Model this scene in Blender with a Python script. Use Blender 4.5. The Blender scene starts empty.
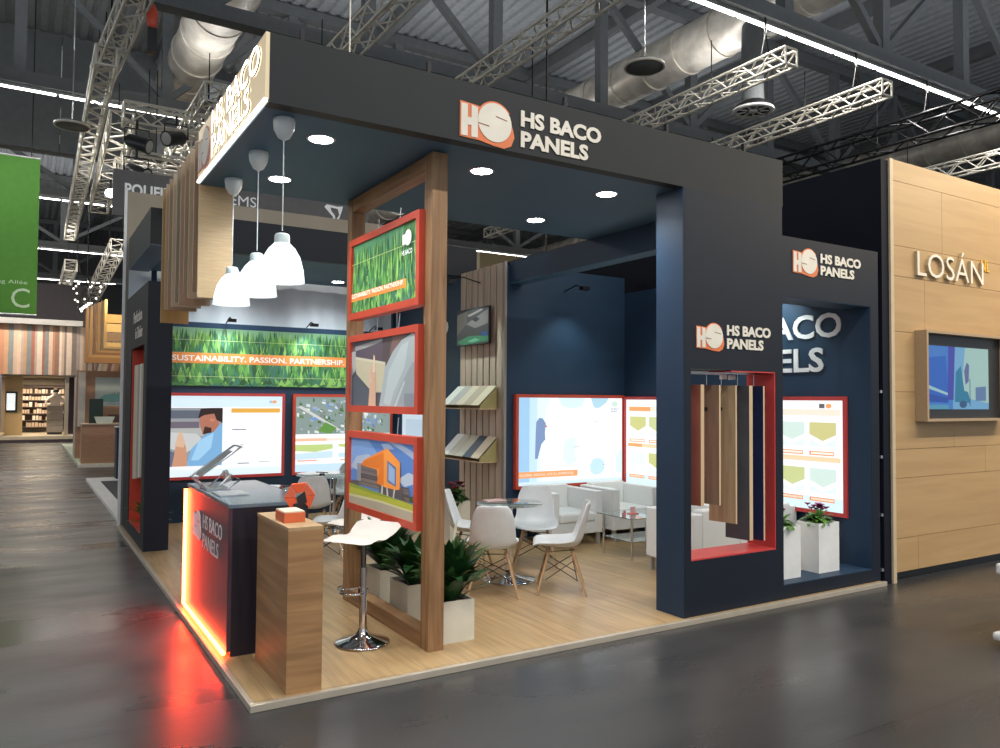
import bpy, bmesh, math, random
from mathutils import Vector, Matrix
random.seed(7)
S = bpy.context.scene
COL = S.collection
PI = math.pi
V = Vector

# ------------------------------------------------------------------ materials
MATS = {}
def mat(name, col, rough=.5, metal=0., emit=0., spec=.5, kind=None, c2=None, scale=6., bump=0., ecol=None, alpha=None, coat=0.):
    if name in MATS: return MATS[name]
    m = bpy.data.materials.new(name); m.use_nodes = True; MATS[name] = m
    nt = m.node_tree; N = nt.nodes; L = nt.links; b = N['Principled BSDF']
    b.inputs['Base Color'].default_value = (*col, 1); b.inputs['Roughness'].default_value = rough
    b.inputs['Metallic'].default_value = metal; b.inputs['Specular IOR Level'].default_value = spec
    if coat: b.inputs['Coat Weight'].default_value = coat; b.inputs['Coat Roughness'].default_value = .1
    if emit:
        b.inputs['Emission Color'].default_value = (*(ecol or col), 1); b.inputs['Emission Strength'].default_value = emit
    if alpha is not None: b.inputs['Transmission Weight'].default_value = alpha
    tc = N.new('ShaderNodeTexCoord'); mp = N.new('ShaderNodeMapping'); L.new(tc.outputs['Object'], mp.inputs[0])
    c2 = c2 or tuple(max(0, c*.9) for c in col)
    ramp = N.new('ShaderNodeMix'); ramp.data_type = 'RGBA'
    ramp.inputs[6].default_value = (*col, 1); ramp.inputs[7].default_value = (*c2, 1)
    nz = N.new('ShaderNodeTexNoise'); nz.inputs['Scale'].default_value = scale; nz.inputs['Detail'].default_value = 5
    L.new(mp.outputs[0], nz.inputs['Vector'])
    if kind in ('woodx', 'woody', 'woodz'):
        sc = {'woodx': (1, 14, 14), 'woody': (14, 1, 14), 'woodz': (14, 14, 1)}[kind]
        mp.inputs['Scale'].default_value = sc
        nz.inputs['Distortion'].default_value = .6
    mr = N.new('ShaderNodeMapRange'); mr.inputs[1].default_value = .35; mr.inputs[2].default_value = .65
    L.new(nz.outputs[0], mr.inputs[0]); L.new(mr.outputs[0], ramp.inputs[0])
    if not (emit and not kind): L.new(ramp.outputs[2], b.inputs['Base Color'])
    if bump:
        bp = N.new('ShaderNodeBump'); bp.inputs['Strength'].default_value = bump; bp.inputs['Distance'].default_value = .01
        L.new(nz.outputs[0], bp.inputs['Height']); L.new(bp.outputs[0], b.inputs['Normal'])
    return m

NAVY = mat('navy_paint', (.019, .047, .090), .5, c2=(.017, .042, .082), scale=3, spec=.35)  # navy of the inner faces, brightened to hold the bounced light
SOFF = mat('lit_soffit_navy', (.050, .125, .20), .55, c2=(.047, .115, .19), scale=2, spec=.3)  # stand navy made lighter and bluer: floor bounce put into the colour
NAVYX = mat('shaded_navy', (.0075, .0125, .0225), .55, c2=(.0068, .011, .020), scale=3, spec=.3)  # same navy darkened for outer faces, their shade put into the colour
NAVYI = NAVY
CHARC = mat('charcoal_navy_vinyl', (.0175, .020, .0215), .6, c2=(.016, .0185, .020), scale=4, spec=.3)
BLACKW = mat('black_navy_wall', (.006, .008, .016), .7, spec=.2)
RED = mat('red_orange_lacquer', (.62, .075, .035), .45, c2=(.57, .065, .03))
CRIM = mat('crimson_lacquer', (.62, .06, .055), .45)
WHITE = mat('white_laminate', (.80, .80, .77), .4)
WHITEP = mat('white_plastic', (.70, .73, .72), .35, spec=.4)
WLEATH = mat('white_leather', (.80, .82, .80), .42, c2=(.78, .80, .78))
CREAM = mat('cream_vinyl', (.82, .76, .64), .5)
ORANGE = mat('orange_vinyl', (.80, .20, .06), .5)
CHROME = mat('chrome', (.78, .78, .80), .08, 1.)
STEEL = mat('brushed_steel', (.55, .56, .58), .3, 1.)
ALU = mat('aluminium_truss', (.78, .74, .64), .42, .25)
ALUP = mat('aluminium_profile', (.62, .63, .63), .3, .85)
BLKM = mat('black_metal', (.012, .012, .013), .4, .4)
BLKP = mat('black_plastic', (.015, .015, .017), .35)
GALV = mat('galvanised_duct', (.78, .72, .62), .34, .3, c2=(.55, .50, .43), scale=3, bump=.15)
GIRD = mat('grey_steel_paint', (.155, .165, .168), .6, c2=(.135, .145, .15))
DECK = mat('grey_deck_sheet', (.40, .425, .44), .55, c2=(.34, .36, .38))
OAK = mat('oak_frame', (.36, .20, .09), .5, kind='woodz', c2=(.21, .105, .043), scale=1.6)
OAKY = mat('oak_frame_rail', (.36, .20, .09), .5, kind='woody', c2=(.21, .105, .043), scale=1.6)
OAKX = mat('oak_counter', (.42, .235, .10), .5, kind='woody', c2=(.28, .145, .058), scale=1.3)
OAKX2 = mat('oak_counter_end', (.42, .235, .10), .5, kind='woodx', c2=(.28, .145, .058), scale=1.3)
BEECH = mat('beech_leg', (.50, .33, .18), .5, kind='woodz', c2=(.42, .26, .13))
ASH = mat('greyed_slat_wood', (.56, .46, .36), .55, kind='woodz', c2=(.45, .36, .27), scale=1.5)
LOSW = mat('oak_plank_wall', (.49, .315, .145), .5, kind='woodx', c2=(.43, .27, .12), scale=.8)
LEAF = mat('dark_leaf', (.022, .085, .02), .35, c2=(.012, .05, .012), scale=9)
LEAF2 = mat('light_leaf', (.13, .30, .05), .4, c2=(.07, .2, .03), scale=9)
SOIL = mat('soil', (.03, .02, .012), .9)
GLASS = mat('clear_glass', (.80, .93, .90), .03, alpha=.92, spec=.6)
FABRIC = mat('white_textile', (.74, .80, .83), .8, c2=(.66, .72, .76), scale=2)
BEIGE = mat('beige_textile', (.40, .35, .27), .8, c2=(.36, .31, .24), scale=2)
DGREY = mat('dark_grey_panel', (.14, .14, .145), .6)

def floor_mat():
    m = bpy.data.materials.new('hall_floor_cover'); m.use_nodes = True
    nt = m.node_tree; N = nt.nodes; L = nt.links; b = N['Principled BSDF']
    tc = N.new('ShaderNodeTexCoord')
    mp = N.new('ShaderNodeMapping'); mp.inputs['Scale'].default_value = (.35, 1.1, 1); mp.inputs['Rotation'].default_value = (0, 0, .35)
    L.new(tc.outputs['Object'], mp.inputs[0])
    n1 = N.new('ShaderNodeTexNoise'); n1.inputs['Scale'].default_value = 1.1; n1.inputs['Detail'].default_value = 7; n1.inputs['Distortion'].default_value = .5
    L.new(mp.outputs[0], n1.inputs['Vector'])
    cr = N.new('ShaderNodeValToRGB'); e = cr.color_ramp.elements
    e[0].position = .3; e[0].color = (.028, .030, .033, 1); e[1].position = .72; e[1].color = (.064, .061, .059, 1)
    L.new(n1.outputs[0], cr.inputs[0])
    # wide laid strips of floor covering
    bk = N.new('ShaderNodeTexBrick'); bk.inputs['Scale'].default_value = 1; bk.inputs['Brick Width'].default_value = 30; bk.inputs['Row Height'].default_value = 1.9
    bk.inputs['Mortar Size'].default_value = .006; bk.inputs['Color1'].default_value = (1, 1, 1, 1); bk.inputs['Color2'].default_value = (.86, .86, .86, 1); bk.inputs['Mortar'].default_value = (.6, .6, .6, 1)
    L.new(tc.outputs['Object'], bk.inputs['Vector'])
    mx = N.new('ShaderNodeMix'); mx.data_type = 'RGBA'; mx.blend_type = 'MULTIPLY'; mx.inputs[0].default_value = 1
    L.new(cr.outputs[0], mx.inputs[6]); L.new(bk.outputs[0], mx.inputs[7]); L.new(mx.outputs[2], b.inputs['Base Color'])
    n2 = N.new('ShaderNodeTexNoise'); n2.inputs['Scale'].default_value = 1.6; n2.inputs['Detail'].default_value = 8
    L.new(mp.outputs[0], n2.inputs['Vector'])
    r = N.new('ShaderNodeMapRange'); r.inputs[1].default_value = .3; r.inputs[2].default_value = .7; r.inputs[3].default_value = .19; r.inputs[4].default_value = .44
    L.new(n2.outputs[0], r.inputs[0]); L.new(r.outputs[0], b.inputs['Roughness'])
    b.inputs['Specular IOR Level'].default_value = .5
    n3 = N.new('ShaderNodeTexNoise'); n3.inputs['Scale'].default_value = 45; n3.inputs['Detail'].default_value = 3
    L.new(tc.outputs['Object'], n3.inputs['Vector'])
    bp = N.new('ShaderNodeBump'); bp.inputs['Strength'].default_value = .15; bp.inputs['Distance'].default_value = .004
    L.new(n3.outputs[0], bp.inputs['Height']); L.new(bp.outputs[0], b.inputs['Normal'])
    return m
def plank_mat(name, ca, cb, width, length, rot=PI/2, rough=.33):
    m = bpy.data.materials.new(name); m.use_nodes = True
    nt = m.node_tree; N = nt.nodes; L = nt.links; b = N['Principled BSDF']
    tc = N.new('ShaderNodeTexCoord'); mp = N.new('ShaderNodeMapping'); mp.inputs['Rotation'].default_value = (0, 0, rot)
    L.new(tc.outputs['Object'], mp.inputs[0])
    bk = N.new('ShaderNodeTexBrick'); bk.inputs['Scale'].default_value = 1; bk.inputs['Brick Width'].default_value = length; bk.inputs['Row Height'].default_value = width
    bk.inputs['Mortar Size'].default_value = .0015; bk.inputs['Mortar Smooth'].default_value = .3
    bk.inputs['Color1'].default_value = (*ca, 1); bk.inputs['Color2'].default_value = (*cb, 1); bk.inputs['Mortar'].default_value = tuple(c*.55 for c in cb)+(1,)
    L.new(mp.outputs[0], bk.inputs['Vector'])
    m2 = N.new('ShaderNodeMapping'); m2.inputs['Scale'].default_value = (1.2, 16, 1)
    L.new(mp.outputs[0], m2.inputs[0])
    n = N.new('ShaderNodeTexNoise'); n.inputs['Scale'].default_value = 1.5; n.inputs['Detail'].default_value = 6; n.inputs['Distortion'].default_value = .5
    L.new(m2.outputs[0], n.inputs['Vector'])
    mr = N.new('ShaderNodeMapRange'); mr.inputs[1].default_value = .3; mr.inputs[2].default_value = .7; mr.inputs[3].default_value = .72; mr.inputs[4].default_value = 1.12
    L.new(n.outputs[0], mr.inputs[0])
    mx = N.new('ShaderNodeMix'); mx.data_type = 'RGBA'; mx.blend_type = 'MULTIPLY'; mx.inputs[0].default_value = 1
    L.new(bk.outputs[0], mx.inputs[6]); L.new(mr.outputs[0], mx.inputs[7]); L.new(mx.outputs[2], b.inputs['Base Color'])
    b.inputs['Roughness'].default_value = rough
    return m
FLOORM = floor_mat()
PLANK = plank_mat('oak_plank_floor', (.50, .335, .165), (.41, .27, .13), .18, 1.3)

def ink(col, e=0.):
    c = tuple(round(x**1.75 if e >= .7 else x, 3) for x in col)
    if e >= .7: return mat('print_%02x%02x%02x_%d' % (*[int(x*255) for x in c], int(e*20)), tuple(x*.25 for x in c), .4, emit=e, ecol=c)
    return mat('ink_%02x%02x%02x_%d' % (*[int(x*255) for x in c], int(e*20)), c, .4, emit=e)

# ------------------------------------------------------------------ mesh builder
class MB:
    def __init__(s): s.v = []; s.f = []; s.m = []; s.mats = []; s.sm = []
    def mi(s, m):
        if m is None: return 0
        if m not in s.mats: s.mats.append(m)
        return s.mats.index(m)
    def add(s, vs, fs, m=None, smooth=False):
        o = len(s.v); k = s.mi(m); s.v += [V(p) for p in vs]
        for f in fs: s.f.append(tuple(i+o for i in f)); s.m.append(k); s.sm.append(smooth)
        return s
    def box(s, x0, x1, y0, y1, z0, z1, m=None):
        vs = [(x, y, z) for z in (z0, z1) for y in (y0, y1) for x in (x0, x1)]
        return s.add(vs, [(0, 2, 3, 1), (4, 5, 7, 6), (0, 1, 5, 4), (2, 6, 7, 3), (0, 4, 6, 2), (1, 3, 7, 5)], m)
    def bar(s, a, b, w, h=None, m=None, up=(0, 0, 1)):
        a = V(a); b = V(b); h = h or w; d = (b-a).normalized(); u = V(up)
        if abs(d.dot(u)) > .98: u = V((0, 1, 0))
        r = d.cross(u).normalized(); u = r.cross(d)
        vs = [p+r*(i*w/2)+u*(j*h/2) for p in (a, b) for i, j in ((-1, -1), (1, -1), (1, 1), (-1, 1))]
        return s.add(vs, [(0, 1, 2, 3), (7, 6, 5, 4), (0, 4, 5, 1), (1, 5, 6, 2), (2, 6, 7, 3), (3, 7, 4, 0)], m)
    def tube(s, pts, r, n=8, m=None, cap=True, smooth=True):
        pts = [V(p) for p in pts]; k = len(pts); rs = r if isinstance(r, (list, tuple)) else [r]*k
        vs = []; pu = None
        for i, p in enumerate(pts):
            d = (pts[min(i+1, k-1)]-pts[max(i-1, 0)]).normalized()
            u = V((0, 0, 1)) if abs(d.z) < .95 else V((0, 1, 0))
            if pu is not None and abs(d.dot(pu)) < .95: u = pu
            a = d.cross(u).normalized(); u = a.cross(d).normalized(); pu = u
            vs += [p+(a*math.cos(t)+u*math.sin(t))*rs[i] for t in [2*PI*j/n for j in range(n)]]
        fs = [(i*n+j, i*n+(j+1) % n, (i+1)*n+(j+1) % n, (i+1)*n+j) for i in range(k-1) for j in range(n)]
        s.add(vs, fs, m, smooth)
        if cap: s.add(vs[:n], [tuple(range(n))], m); s.add(vs[-n:], [tuple(reversed(range(n)))], m)
        return s
    def lathe(s, prof, c=(0, 0, 0), n=24, m=None, smooth=True):
        c = V(c); vs = [c+V((r*math.cos(2*PI*j/n), r*math.sin(2*PI*j/n), z)) for r, z in prof for j in range(n)]
        fs = [(i*n+j, i*n+(j+1) % n, (i+1)*n+(j+1) % n, (i+1)*n+j) for i in range(len(prof)-1) for j in range(n)]
        return s.add(vs, fs, m, smooth)
    def poly(s, o, r, u, pts, d=0., th=0., m=None):
        """flat polygon pts (a,b) in frame (o, r, u); d = stand-off, th = thickness along the normal"""
        o = V(o); r = V(r); u = V(u); n = r.cross(u); k = len(pts)
        top = [o+r*a+u*b+n*(d+th) for a, b in pts]
        if th: 
            s.add(top+[p-n*th for p in top], [tuple(range(k)), tuple(reversed(range(k, 2*k)))]+[(i, i+k, (i+1) % k+k, (i+1) % k) for i in range(k)], m)
        else: s.add(top, [tuple(range(k))], m)
        return s
    def build(s, name, m=None, parent=None, bev=0., flip=False):
        me = bpy.data.meshes.new(name)
        if m is not None and not s.mats: s.mats = [m]
        if parent is not None: off = parent_world(parent)
        else:
            if s.v: off = V(((min(p.x for p in s.v)+max(p.x for p in s.v))/2, (min(p.y for p in s.v)+max(p.y for p in s.v))/2, min(p.z for p in s.v)))
            else: off = V((0, 0, 0))
        me.from_pydata([p-off for p in s.v], [], s.f)
        for mm in s.mats: me.materials.append(mm)
        me.polygons.foreach_set('material_index', s.m); me.polygons.foreach_set('use_smooth', s.sm)
        me.update()
        o = bpy.data.objects.new(name, me); COL.objects.link(o)
        if parent is not None: o.parent = parent
        else: o.location = off
        if bev:
            md = o.modifiers.new('bevel', 'BEVEL'); md.width = bev; md.segments = 2; md.limit_method = 'ANGLE'
        return o
def parent_world(p):
    q = V(p.location)
    while p.parent is not None: p = p.parent; q = q+V(p.location)
    return q
def tag(o, label=None, cat=None, group=None, kind=None):
    if label: o['label'] = label
    if cat: o['category'] = cat
    if group: o['group'] = group
    if kind: o['kind'] = kind
    return o
def thing(name, label, cat, loc=(0, 0, 0), group=None):
    o = bpy.data.objects.new(name, None); COL.objects.link(o); o.location = loc; o.empty_display_size = .1
    return tag(o, label, cat, group)
def struct(name, mb, m=None):
    return tag(mb.build(name, m), kind='structure')
def one(name, mb, m, label, cat, group=None, bev=0.):
    return tag(mb.build(name, m, None, bev), label, cat, group)
def copy_tree(o, parent=None):
    c = o.copy(); COL.objects.link(c); c.parent = parent
    for ch in o.children: copy_tree(ch, c)
    return c
def place(o, loc, rz=0, label=None, group=None):
    o.location = loc; o.rotation_euler = (0, 0, rz)
    if label: o['label'] = label
    if group: o['group'] = group
    return o

# ------------------------------------------------------------------ lettering
def text_polys(txt, bold=.02):
    cu = bpy.data.curves.new('t', 'FONT'); cu.body = txt; cu.offset = bold; cu.resolution_u = 3
    ob = bpy.data.objects.new('t', cu); COL.objects.link(ob)
    dg = bpy.context.evaluated_depsgraph_get(); dg.update()
    me = bpy.data.meshes.new_from_object(ob.evaluated_get(dg))
    vs = [(p.co.x, p.co.y) for p in me.vertices]; fs = [tuple(p.vertices) for p in me.polygons]
    bpy.data.objects.remove(ob); bpy.data.curves.remove(cu); bpy.data.meshes.remove(me)
    return vs, fs
def lettering(mb, txt, o, r, u, w, h, d=.001, th=0., m=None, bold=.02, side=None):
    """txt fitted in a w x h box whose lower left corner is o"""
    vs, fs = text_polys(txt, bold)
    x0 = min(a for a, b in vs); x1 = max(a for a, b in vs); y0 = min(b for a, b in vs); y1 = max(b for a, b in vs)
    o = V(o); r = V(r); u = V(u); n = r.cross(u)
    P = [o+r*((a-x0)/(x1-x0)*w)+u*((b-y0)/(y1-y0)*h)+n*(d+th) for a, b in vs]
    mb.add(P, fs, m)
    if th:
        from collections import Counter
        ec = Counter()
        for f in fs:
            for i in range(len(f)): ec[(f[i], f[(i+1) % len(f)])] += 1
        for (a, b), c in list(ec.items()):
            if (b, a) not in ec: mb.add([P[a], P[b], P[b]-n*th, P[a]-n*th], [(1, 0, 3, 2)], side or m)
def circ(cx, cy, r, n=28, a0=0, a1=2*PI): return [(cx+r*math.cos(a0+(a1-a0)*i/n), cy+r*math.sin(a0+(a1-a0)*i/n)) for i in range(n)]
def hs_mark(parent, o, r, u, w, face=None, back=None, line=None):
    """block H, disc with the cuts of an S and its long orange shadow; w = total width"""
    k = w/.41; o = V(o); r = V(r); u = V(u); face = face or CREAM; back = back or ORANGE
    sc = lambda pts: [(a*k, b*k) for a, b in pts]
    mb = MB()
    tail = circ(.27, .13, .14, 14, PI/6, PI*1.25)
    mb.poly(o, r, u, sc([(-.008, -.008), (.14, -.012), (.25, -.03), (.33, -.035), (.385, -.01), (.41, .05), (.40, .10), (.36, .19)]+circ(.255, .125, .142, 12, PI*.2, PI*.85)+[(.13, .215), (-.008, .225)]), .002, .003, back)
    H = [(0, 0), (.05, 0), (.05, .08), (.07, .08), (.07, 0), (.125, 0), (.125, .2), (.075, .2), (.075, .13), (.055, .13), (.055, .21), (0, .21)]
    mb.poly(o, r, u, sc([(0, 0), (.048, 0), (.048, .21), (0, .21)]), .005, .004, face)
    mb.poly(o, r, u, sc([(.048, .075), (.076, .075), (.076, .125), (.048, .125)]), .005, .004, face)
    mb.poly(o, r, u, sc([(.076, 0), (.124, 0), (.124, .2), (.076, .21)]), .005, .004, face)
    mb.poly(o, r, u, sc(circ(.255, .125, .13)), .005, .004, face)
    ln = line or ink((.25, .05, .02))
    mb.poly(o, r, u, sc([(.26, .165), (.35, .15), (.35, .156), (.26, .172)]), .0095, .0005, ln)
    mb.poly(o, r, u, sc([(.128, .098), (.21, .09), (.21, .097), (.128, .105)]), .0095, .0005, ln)
    return mb.build('company_emblem', None, parent)
def hs_sign(parent, o, r, u, we, wt, h, gap, m=None, th=.006, split=.5):
    """emblem + two lines HS BACO / PANELS; o = lower left of the emblem, h = total text height"""
    hs_mark(parent, o, r, u, we)
    mb = MB(); o = V(o); R = V(r); U = V(u)
    lettering(mb, 'HS BACO', o+R*(we+gap)+U*(h*.55), r, u, wt, h*.44, .001, th, m or CREAM, .04)
    lettering(mb, 'PANELS', o+R*(we+gap), r, u, wt*.83, h*.44, .001, th, m or CREAM, .04)
    return mb.build('lettering', None, parent)

# frames of reference for things that face the front (-Y) and the left (-X)
FR = ((1, 0, 0), (0, 0, 1)); LR = ((0, -1, 0), (0, 0, 1))

# ------------------------------------------------------------------ camera
rt = V((0.85245558, -0.52275274, 0.00700392)); up = V((-0.02345074, -0.02485091, 0.99941608)); fw = V((0.52227344, 0.85212206, 0.03344323))
cam = bpy.data.objects.new('camera', bpy.data.cameras.new('camera')); COL.objects.link(cam); S.camera = cam
M = Matrix((rt, up, -fw)).transposed().to_4x4(); M.translation = V((-1.05937, -4.22505, 1.66)); cam.matrix_world = M
cam.data.sensor_width = 36; cam.data.lens = 778.2*36/1000; cam.data.clip_end = 400; cam.data.clip_start = .05

# ================================================================== THE HALL
struct('floor', MB().box(-30, 45, -14, 75, -.1, 0), FLOORM)
mb = MB()       # corrugated roof deck, ribs running in depth
p = .36; x = -30
prof = []
while x < 60:
    prof += [(x, 12.95), (x+.16, 12.95), (x+.2, 13.03), (x+.32, 13.03)]; x += p
vs = [(a, y, b) for y in (-14, 75) for a, b in prof]; k = len(prof)
mb.add(vs, [(i, i+1, i+1+k, i+k) for i in range(k-1)])
struct('ceiling', mb, DECK)
struct('wall_back', MB().box(-30, 45, 60, 60.3, 0, 13), mat('far_wall', (.10, .10, .105), .8))
struct('wall_right', MB().box(45, 45.3, -14, 60, 0, 13), mat('side_wall', (.16, .16, .16), .8))
# smoke curtain of grey sheets under the roof
mb = MB()
for i in range(6): mb.box(-14+i*2.75, -11.28+i*2.75, 23.15, 23.25, 9.2, 12.85)
one('smoke_curtain', mb, mat('curtain_sheet', (.20, .22, .225), .6), 'wide curtain of grey sheet metal panels high under the roof at the left', 'smoke curtain')
# girders across the hall: bottom chord, posts and diagonals up to the deck
def girder(y, label, x0=-15, x1=40, light=False, step=3.3, off=0.):
    t = thing('roof_girder', label, 'roof girder', ((x0+x1)/2, y, 9.2))
    MB().box(x0, x1, y-.17, y+.17, 9.2, 9.5).build('bottom_chord', GIRD, t)
    MB().box(x0, x1, y-.15, y+.15, 12.6, 12.9).build('top_chord', GIRD, t)
    i = 0; x = x0+off
    while x < x1:
        MB().box(x-.13, x+.13, y-.12, y+.12, 9.5, 12.6).build('post', GIRD, t)
        if i % 2: MB().bar((x, y, 9.5), (x+step, y, 12.6), .16, .16).build('brace', GIRD, t)
        else: MB().bar((x, y, 12.6), (x+step, y, 9.5), .16, .16).build('brace', GIRD, t)
        x += step; i += 1
    return t
GL = ['nearest roof girder crossing above the stand, a light strip below it at top right', 'second roof girder, passing just over the top edge of the navy fascia',
      'third roof girder back from the viewer, with a light strip below it', 'fourth roof girder back from the viewer, without a light strip', 'fifth roof girder back, seen at the left between the trusses', 'sixth roof girder, deep in the hall above the aisle', 'seventh and farthest roof girder at the back of the hall']
for i, y in enumerate((6.0, 11.85, 17.7, 23.5, 29.4, 41.0, 52.6)): girder(y, GL[i], step=3.3 if i < 3 else 5, off=.5)
LAMP = mat('strip_lamp_tube', (1, .97, .92), .4, emit=9)
def strip(y, x0, x1, label, grp='light strips below the roof girders'):
    t = thing('light_strip', label, 'light strip', ((x0+x1)/2, y, 9.12), grp)
    MB().box(x0, x1, y-.05, y+.05, 9.12, 9.2).build('housing', ALUP, t)
    x = x0+.05
    tb = MB()
    while x < x1-.5: tb.box(x, x+1.42, y-.035, y+.035, 9.085, 9.12); x += 1.5
    tb.build('lamp_tube', LAMP, t)
strip(6.0, 9, 24, 'long bright light strip below the nearest girder at the top right')
strip(17.7, -14, 3.2, 'light strip at upper left, crossing behind the truss near the roof')
strip(29.4, -9, 4.0, 'light strip right of the green banner, highest of the three beside it')
strip(29.4, 16, 32, 'light strip seen through the gap under the back edge of the canopy')
strip(41.0, -8, 4.5, 'light strip right of the green banner, middle of the three beside it')
strip(52.6, -8, 4.5, 'light strip right of the green banner, lowest of the three beside it')
# purlins in depth
mb = MB()
for i, x in enumerate((-8.5, -3, 2.5, 8, 13.5, 19, 24.5, 30, 35.5)):
    one('purlin', MB().box(x-.12, x+.12, -6, 60, 12.55, 12.93), GIRD, 'grey steel purlin running away from the viewer under the roof deck', 'purlin', 'purlins under the roof deck')
t = thing('light_strip', 'long pale light strip running away from the viewer, behind the black truss at the right', 'light strip', (28, 20, 10.95))
MB().box(27.9, 28.1, 6, 45, 11.03, 11.15).build('housing', ALUP, t); MB().box(27.93, 28.07, 6, 45, 10.98, 11.03).build('lamp_tube', mat('dim_strip_tube', (1, .98, .94), .4, emit=2.5), t)
def duct(x, z, y0, y1, r, label, bend=False):
    t = thing('air_duct', label, 'air duct', (x, (y0+y1)/2, z))
    n = int((y1-y0)/1.2); 
    b = MB(); b.tube([(x, y0, z), (x, y1, z)], r, 28); b.build('pipe', GALV, t)
    for i in range(n+1):
        yy = y0+(y1-y0)*i/n
        MB().tube([(x, yy-.03, z), (x, yy+.03, z)], r+.03, 28).build('seam_ring', GALV, t)
    if bend:
        MB().tube([(x+r*.5, y0+1.2, z), (x+r*.5, y0+1.2, z-1.0), (x+r*.5, y0+1.2, z-1.9)], .38, 20).build('outlet_pipe', GALV, t)
        MB().lathe([(.38, z-1.9), (.62, z-2.1), (.62, z-2.2), (.2, z-2.2)], (x+r*.5, y0+1.2, 0)).build('outlet_cone', GALV, t)
duct(13.2, 10.6, 4, 46, .58, 'silver round air duct running above the fascia lettering', False)
duct(2.6, 10.6, 9, 19.5, .62, 'silver round air duct end at upper left above the lit sign')
duct(25, 10.2, 2, 50, .55, 'silver air duct behind the black truss at the right')
def truss(a, b, s, label, m=None, grp=None, r=.029):
    a = V(a); b = V(b); d = (b-a); L = d.length; d.normalize()
    R = d.cross(V((0, 0, 1))).normalized(); U = R.cross(d)
    t = thing('lighting_truss', label, 'truss', (a+b)/2, grp)
    cs = [(-1, -1), (1, -1), (1, 1), (-1, 1)]
    for i, j in cs: 
        o = R*(i*s/2)+U*(j*s/2); MB().tube([a+o, b+o], r, 6).build('chord', m or ALU, t)
    n = max(2, int(L/s/1.1)); g = MB()
    for q in range(4):
        c0 = R*(cs[q][0]*s/2)+U*(cs[q][1]*s/2); c1 = R*(cs[(q+1) % 4][0]*s/2)+U*(cs[(q+1) % 4][1]*s/2)
        for i in range(n):
            p0 = a+d*(L*i/n); p1 = a+d*(L*(i+1)/n)
            g.tube([p0+(c0 if i % 2 else c1), p1+(c1 if i % 2 else c0)], r*.6, 5, cap=False)
    for e in (a, b):
        for q in range(4):
            g.tube([e+R*(cs[q][0]*s/2)+U*(cs[q][1]*s/2), e+R*(cs[(q+1) % 4][0]*s/2)+U*(cs[(q+1) % 4][1]*s/2)], r*.8, 5, cap=False)
    g.build('bracing', m or ALU, t)
    for k in (.12, .88):
        q = a+(b-a)*k; MB().tube([q+V((0, 0, s/2)), (q.x, q.y, 9.3)], .012, 5).build('sling', BLKM, t)
    return t
def chain(x, y, z0, z1, label, tone=None):
    t = thing('suspension_hoist', label, 'hoist', (x, y, z0), 'hoists and straps holding the trusses')
    MB().tube([(x, y, z0+.5), (x, y, z1)], .02, 5).build('sling', tone or BLKM, t)
    MB().tube([(x-.12, y, z0), (x, y, z0+.5), (x+.12, y, z0)], .018, 5).build('shackle_strap', tone or BLKM, t)
TG = 'silver trusses running into depth above the fascia'
truss((6.75, 5.0, 8.2), (6.6, 13.5, 8.2), .32, 'silver lattice truss rising from the fascia to the top edge, left of the lettering')
truss((11.2, 5.3, 8.2), (11.2, 22, 8.2), .32, 'silver lattice truss above the right part of the fascia, ending at the light strip')
truss((14.1, 5.2, 8.2), (14.4, 22, 8.2), .32, 'silver lattice truss farther right, its end hanging left of the black truss')
truss((.45, 8.0, 8.2), (.15, 13.5, 8.2), .36, 'silver truss at upper left cut by the top edge, with a red hoist')
truss((.1, 11.5, 7.9), (.35, 30, 7.9), .34, 'long silver truss running back at the left above the aisle')
truss((.75, 15.5, 8.0), (.95, 24.5, 8.0), .50, 'silver truss on the left side of the spotlight frame')
truss((.75, 15.3, 8.15), (5.2, 15.3, 8.15), .46, 'silver cross truss carrying the black spotlights, nearer one')
truss((.95, 15.3, 7.1), (5.2, 15.3, 7.1), .36, 'lower silver cross truss under the black spotlights')
truss((.95, 19.5, 8.0), (5.4, 19.5, 8.0), .42, 'silver cross truss behind the black spotlights')
truss((4.0, 6.0, 8.2), (3.9, 11.5, 8.2), .36, 'silver truss at the top edge, right of the big duct')
truss((2.3, 13.0, 8.2), (2.3, 18.5, 8.2), .4, 'silver truss seen between the duct and the lit sign')
truss((.55, 33, 7.2), (.75, 58, 7.2), .45, 'silver truss deep in the aisle beside the lowest light strips')
truss((2.0, 29.5, 7.6), (1.3, 52, 5.0), .5, 'sloping silver truss above the golden slatted canopy')
truss((16.8, 1.0, 8.1), (16.8, 14.5, 8.1), .52, 'black lattice truss crossing above the dark side wall', BLKM, r=.035)
truss((23.5, 3, 7.0), (23.5, 24, 7.0), .5, 'black lattice truss low at the right edge above the oak wall', BLKM, r=.035)
truss((21.0, 6, 8.2), (21.0, 30, 8.2), .36, 'silver truss at the right edge behind the black truss')
truss((16, 30.0, 7.5), (22, 30.0, 7.5), .4, 'silver truss seen through the gap behind the canopy')
for (x, y, z0, lab) in ((11.2, 5.9, 8.4, 'sling and shackle at the end of the silver truss left of the spoked vent'), (14.1, 5.9, 8.4, 'pair of slings at the end of the second silver truss'), (16.8, 5.9, 8.4, 'sling holding the black truss to the girder'),
                  (.2, 11.9, 8.2, 'thin sling on the long truss over the aisle'), (2.6, 15.3, 8.3, 'sling with gold hook above the spotlights'), (.6, 29.4, 6.4, 'hanging grey hoist beside the green banner')):
    chain(x, y, z0, 9.3, lab)
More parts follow.
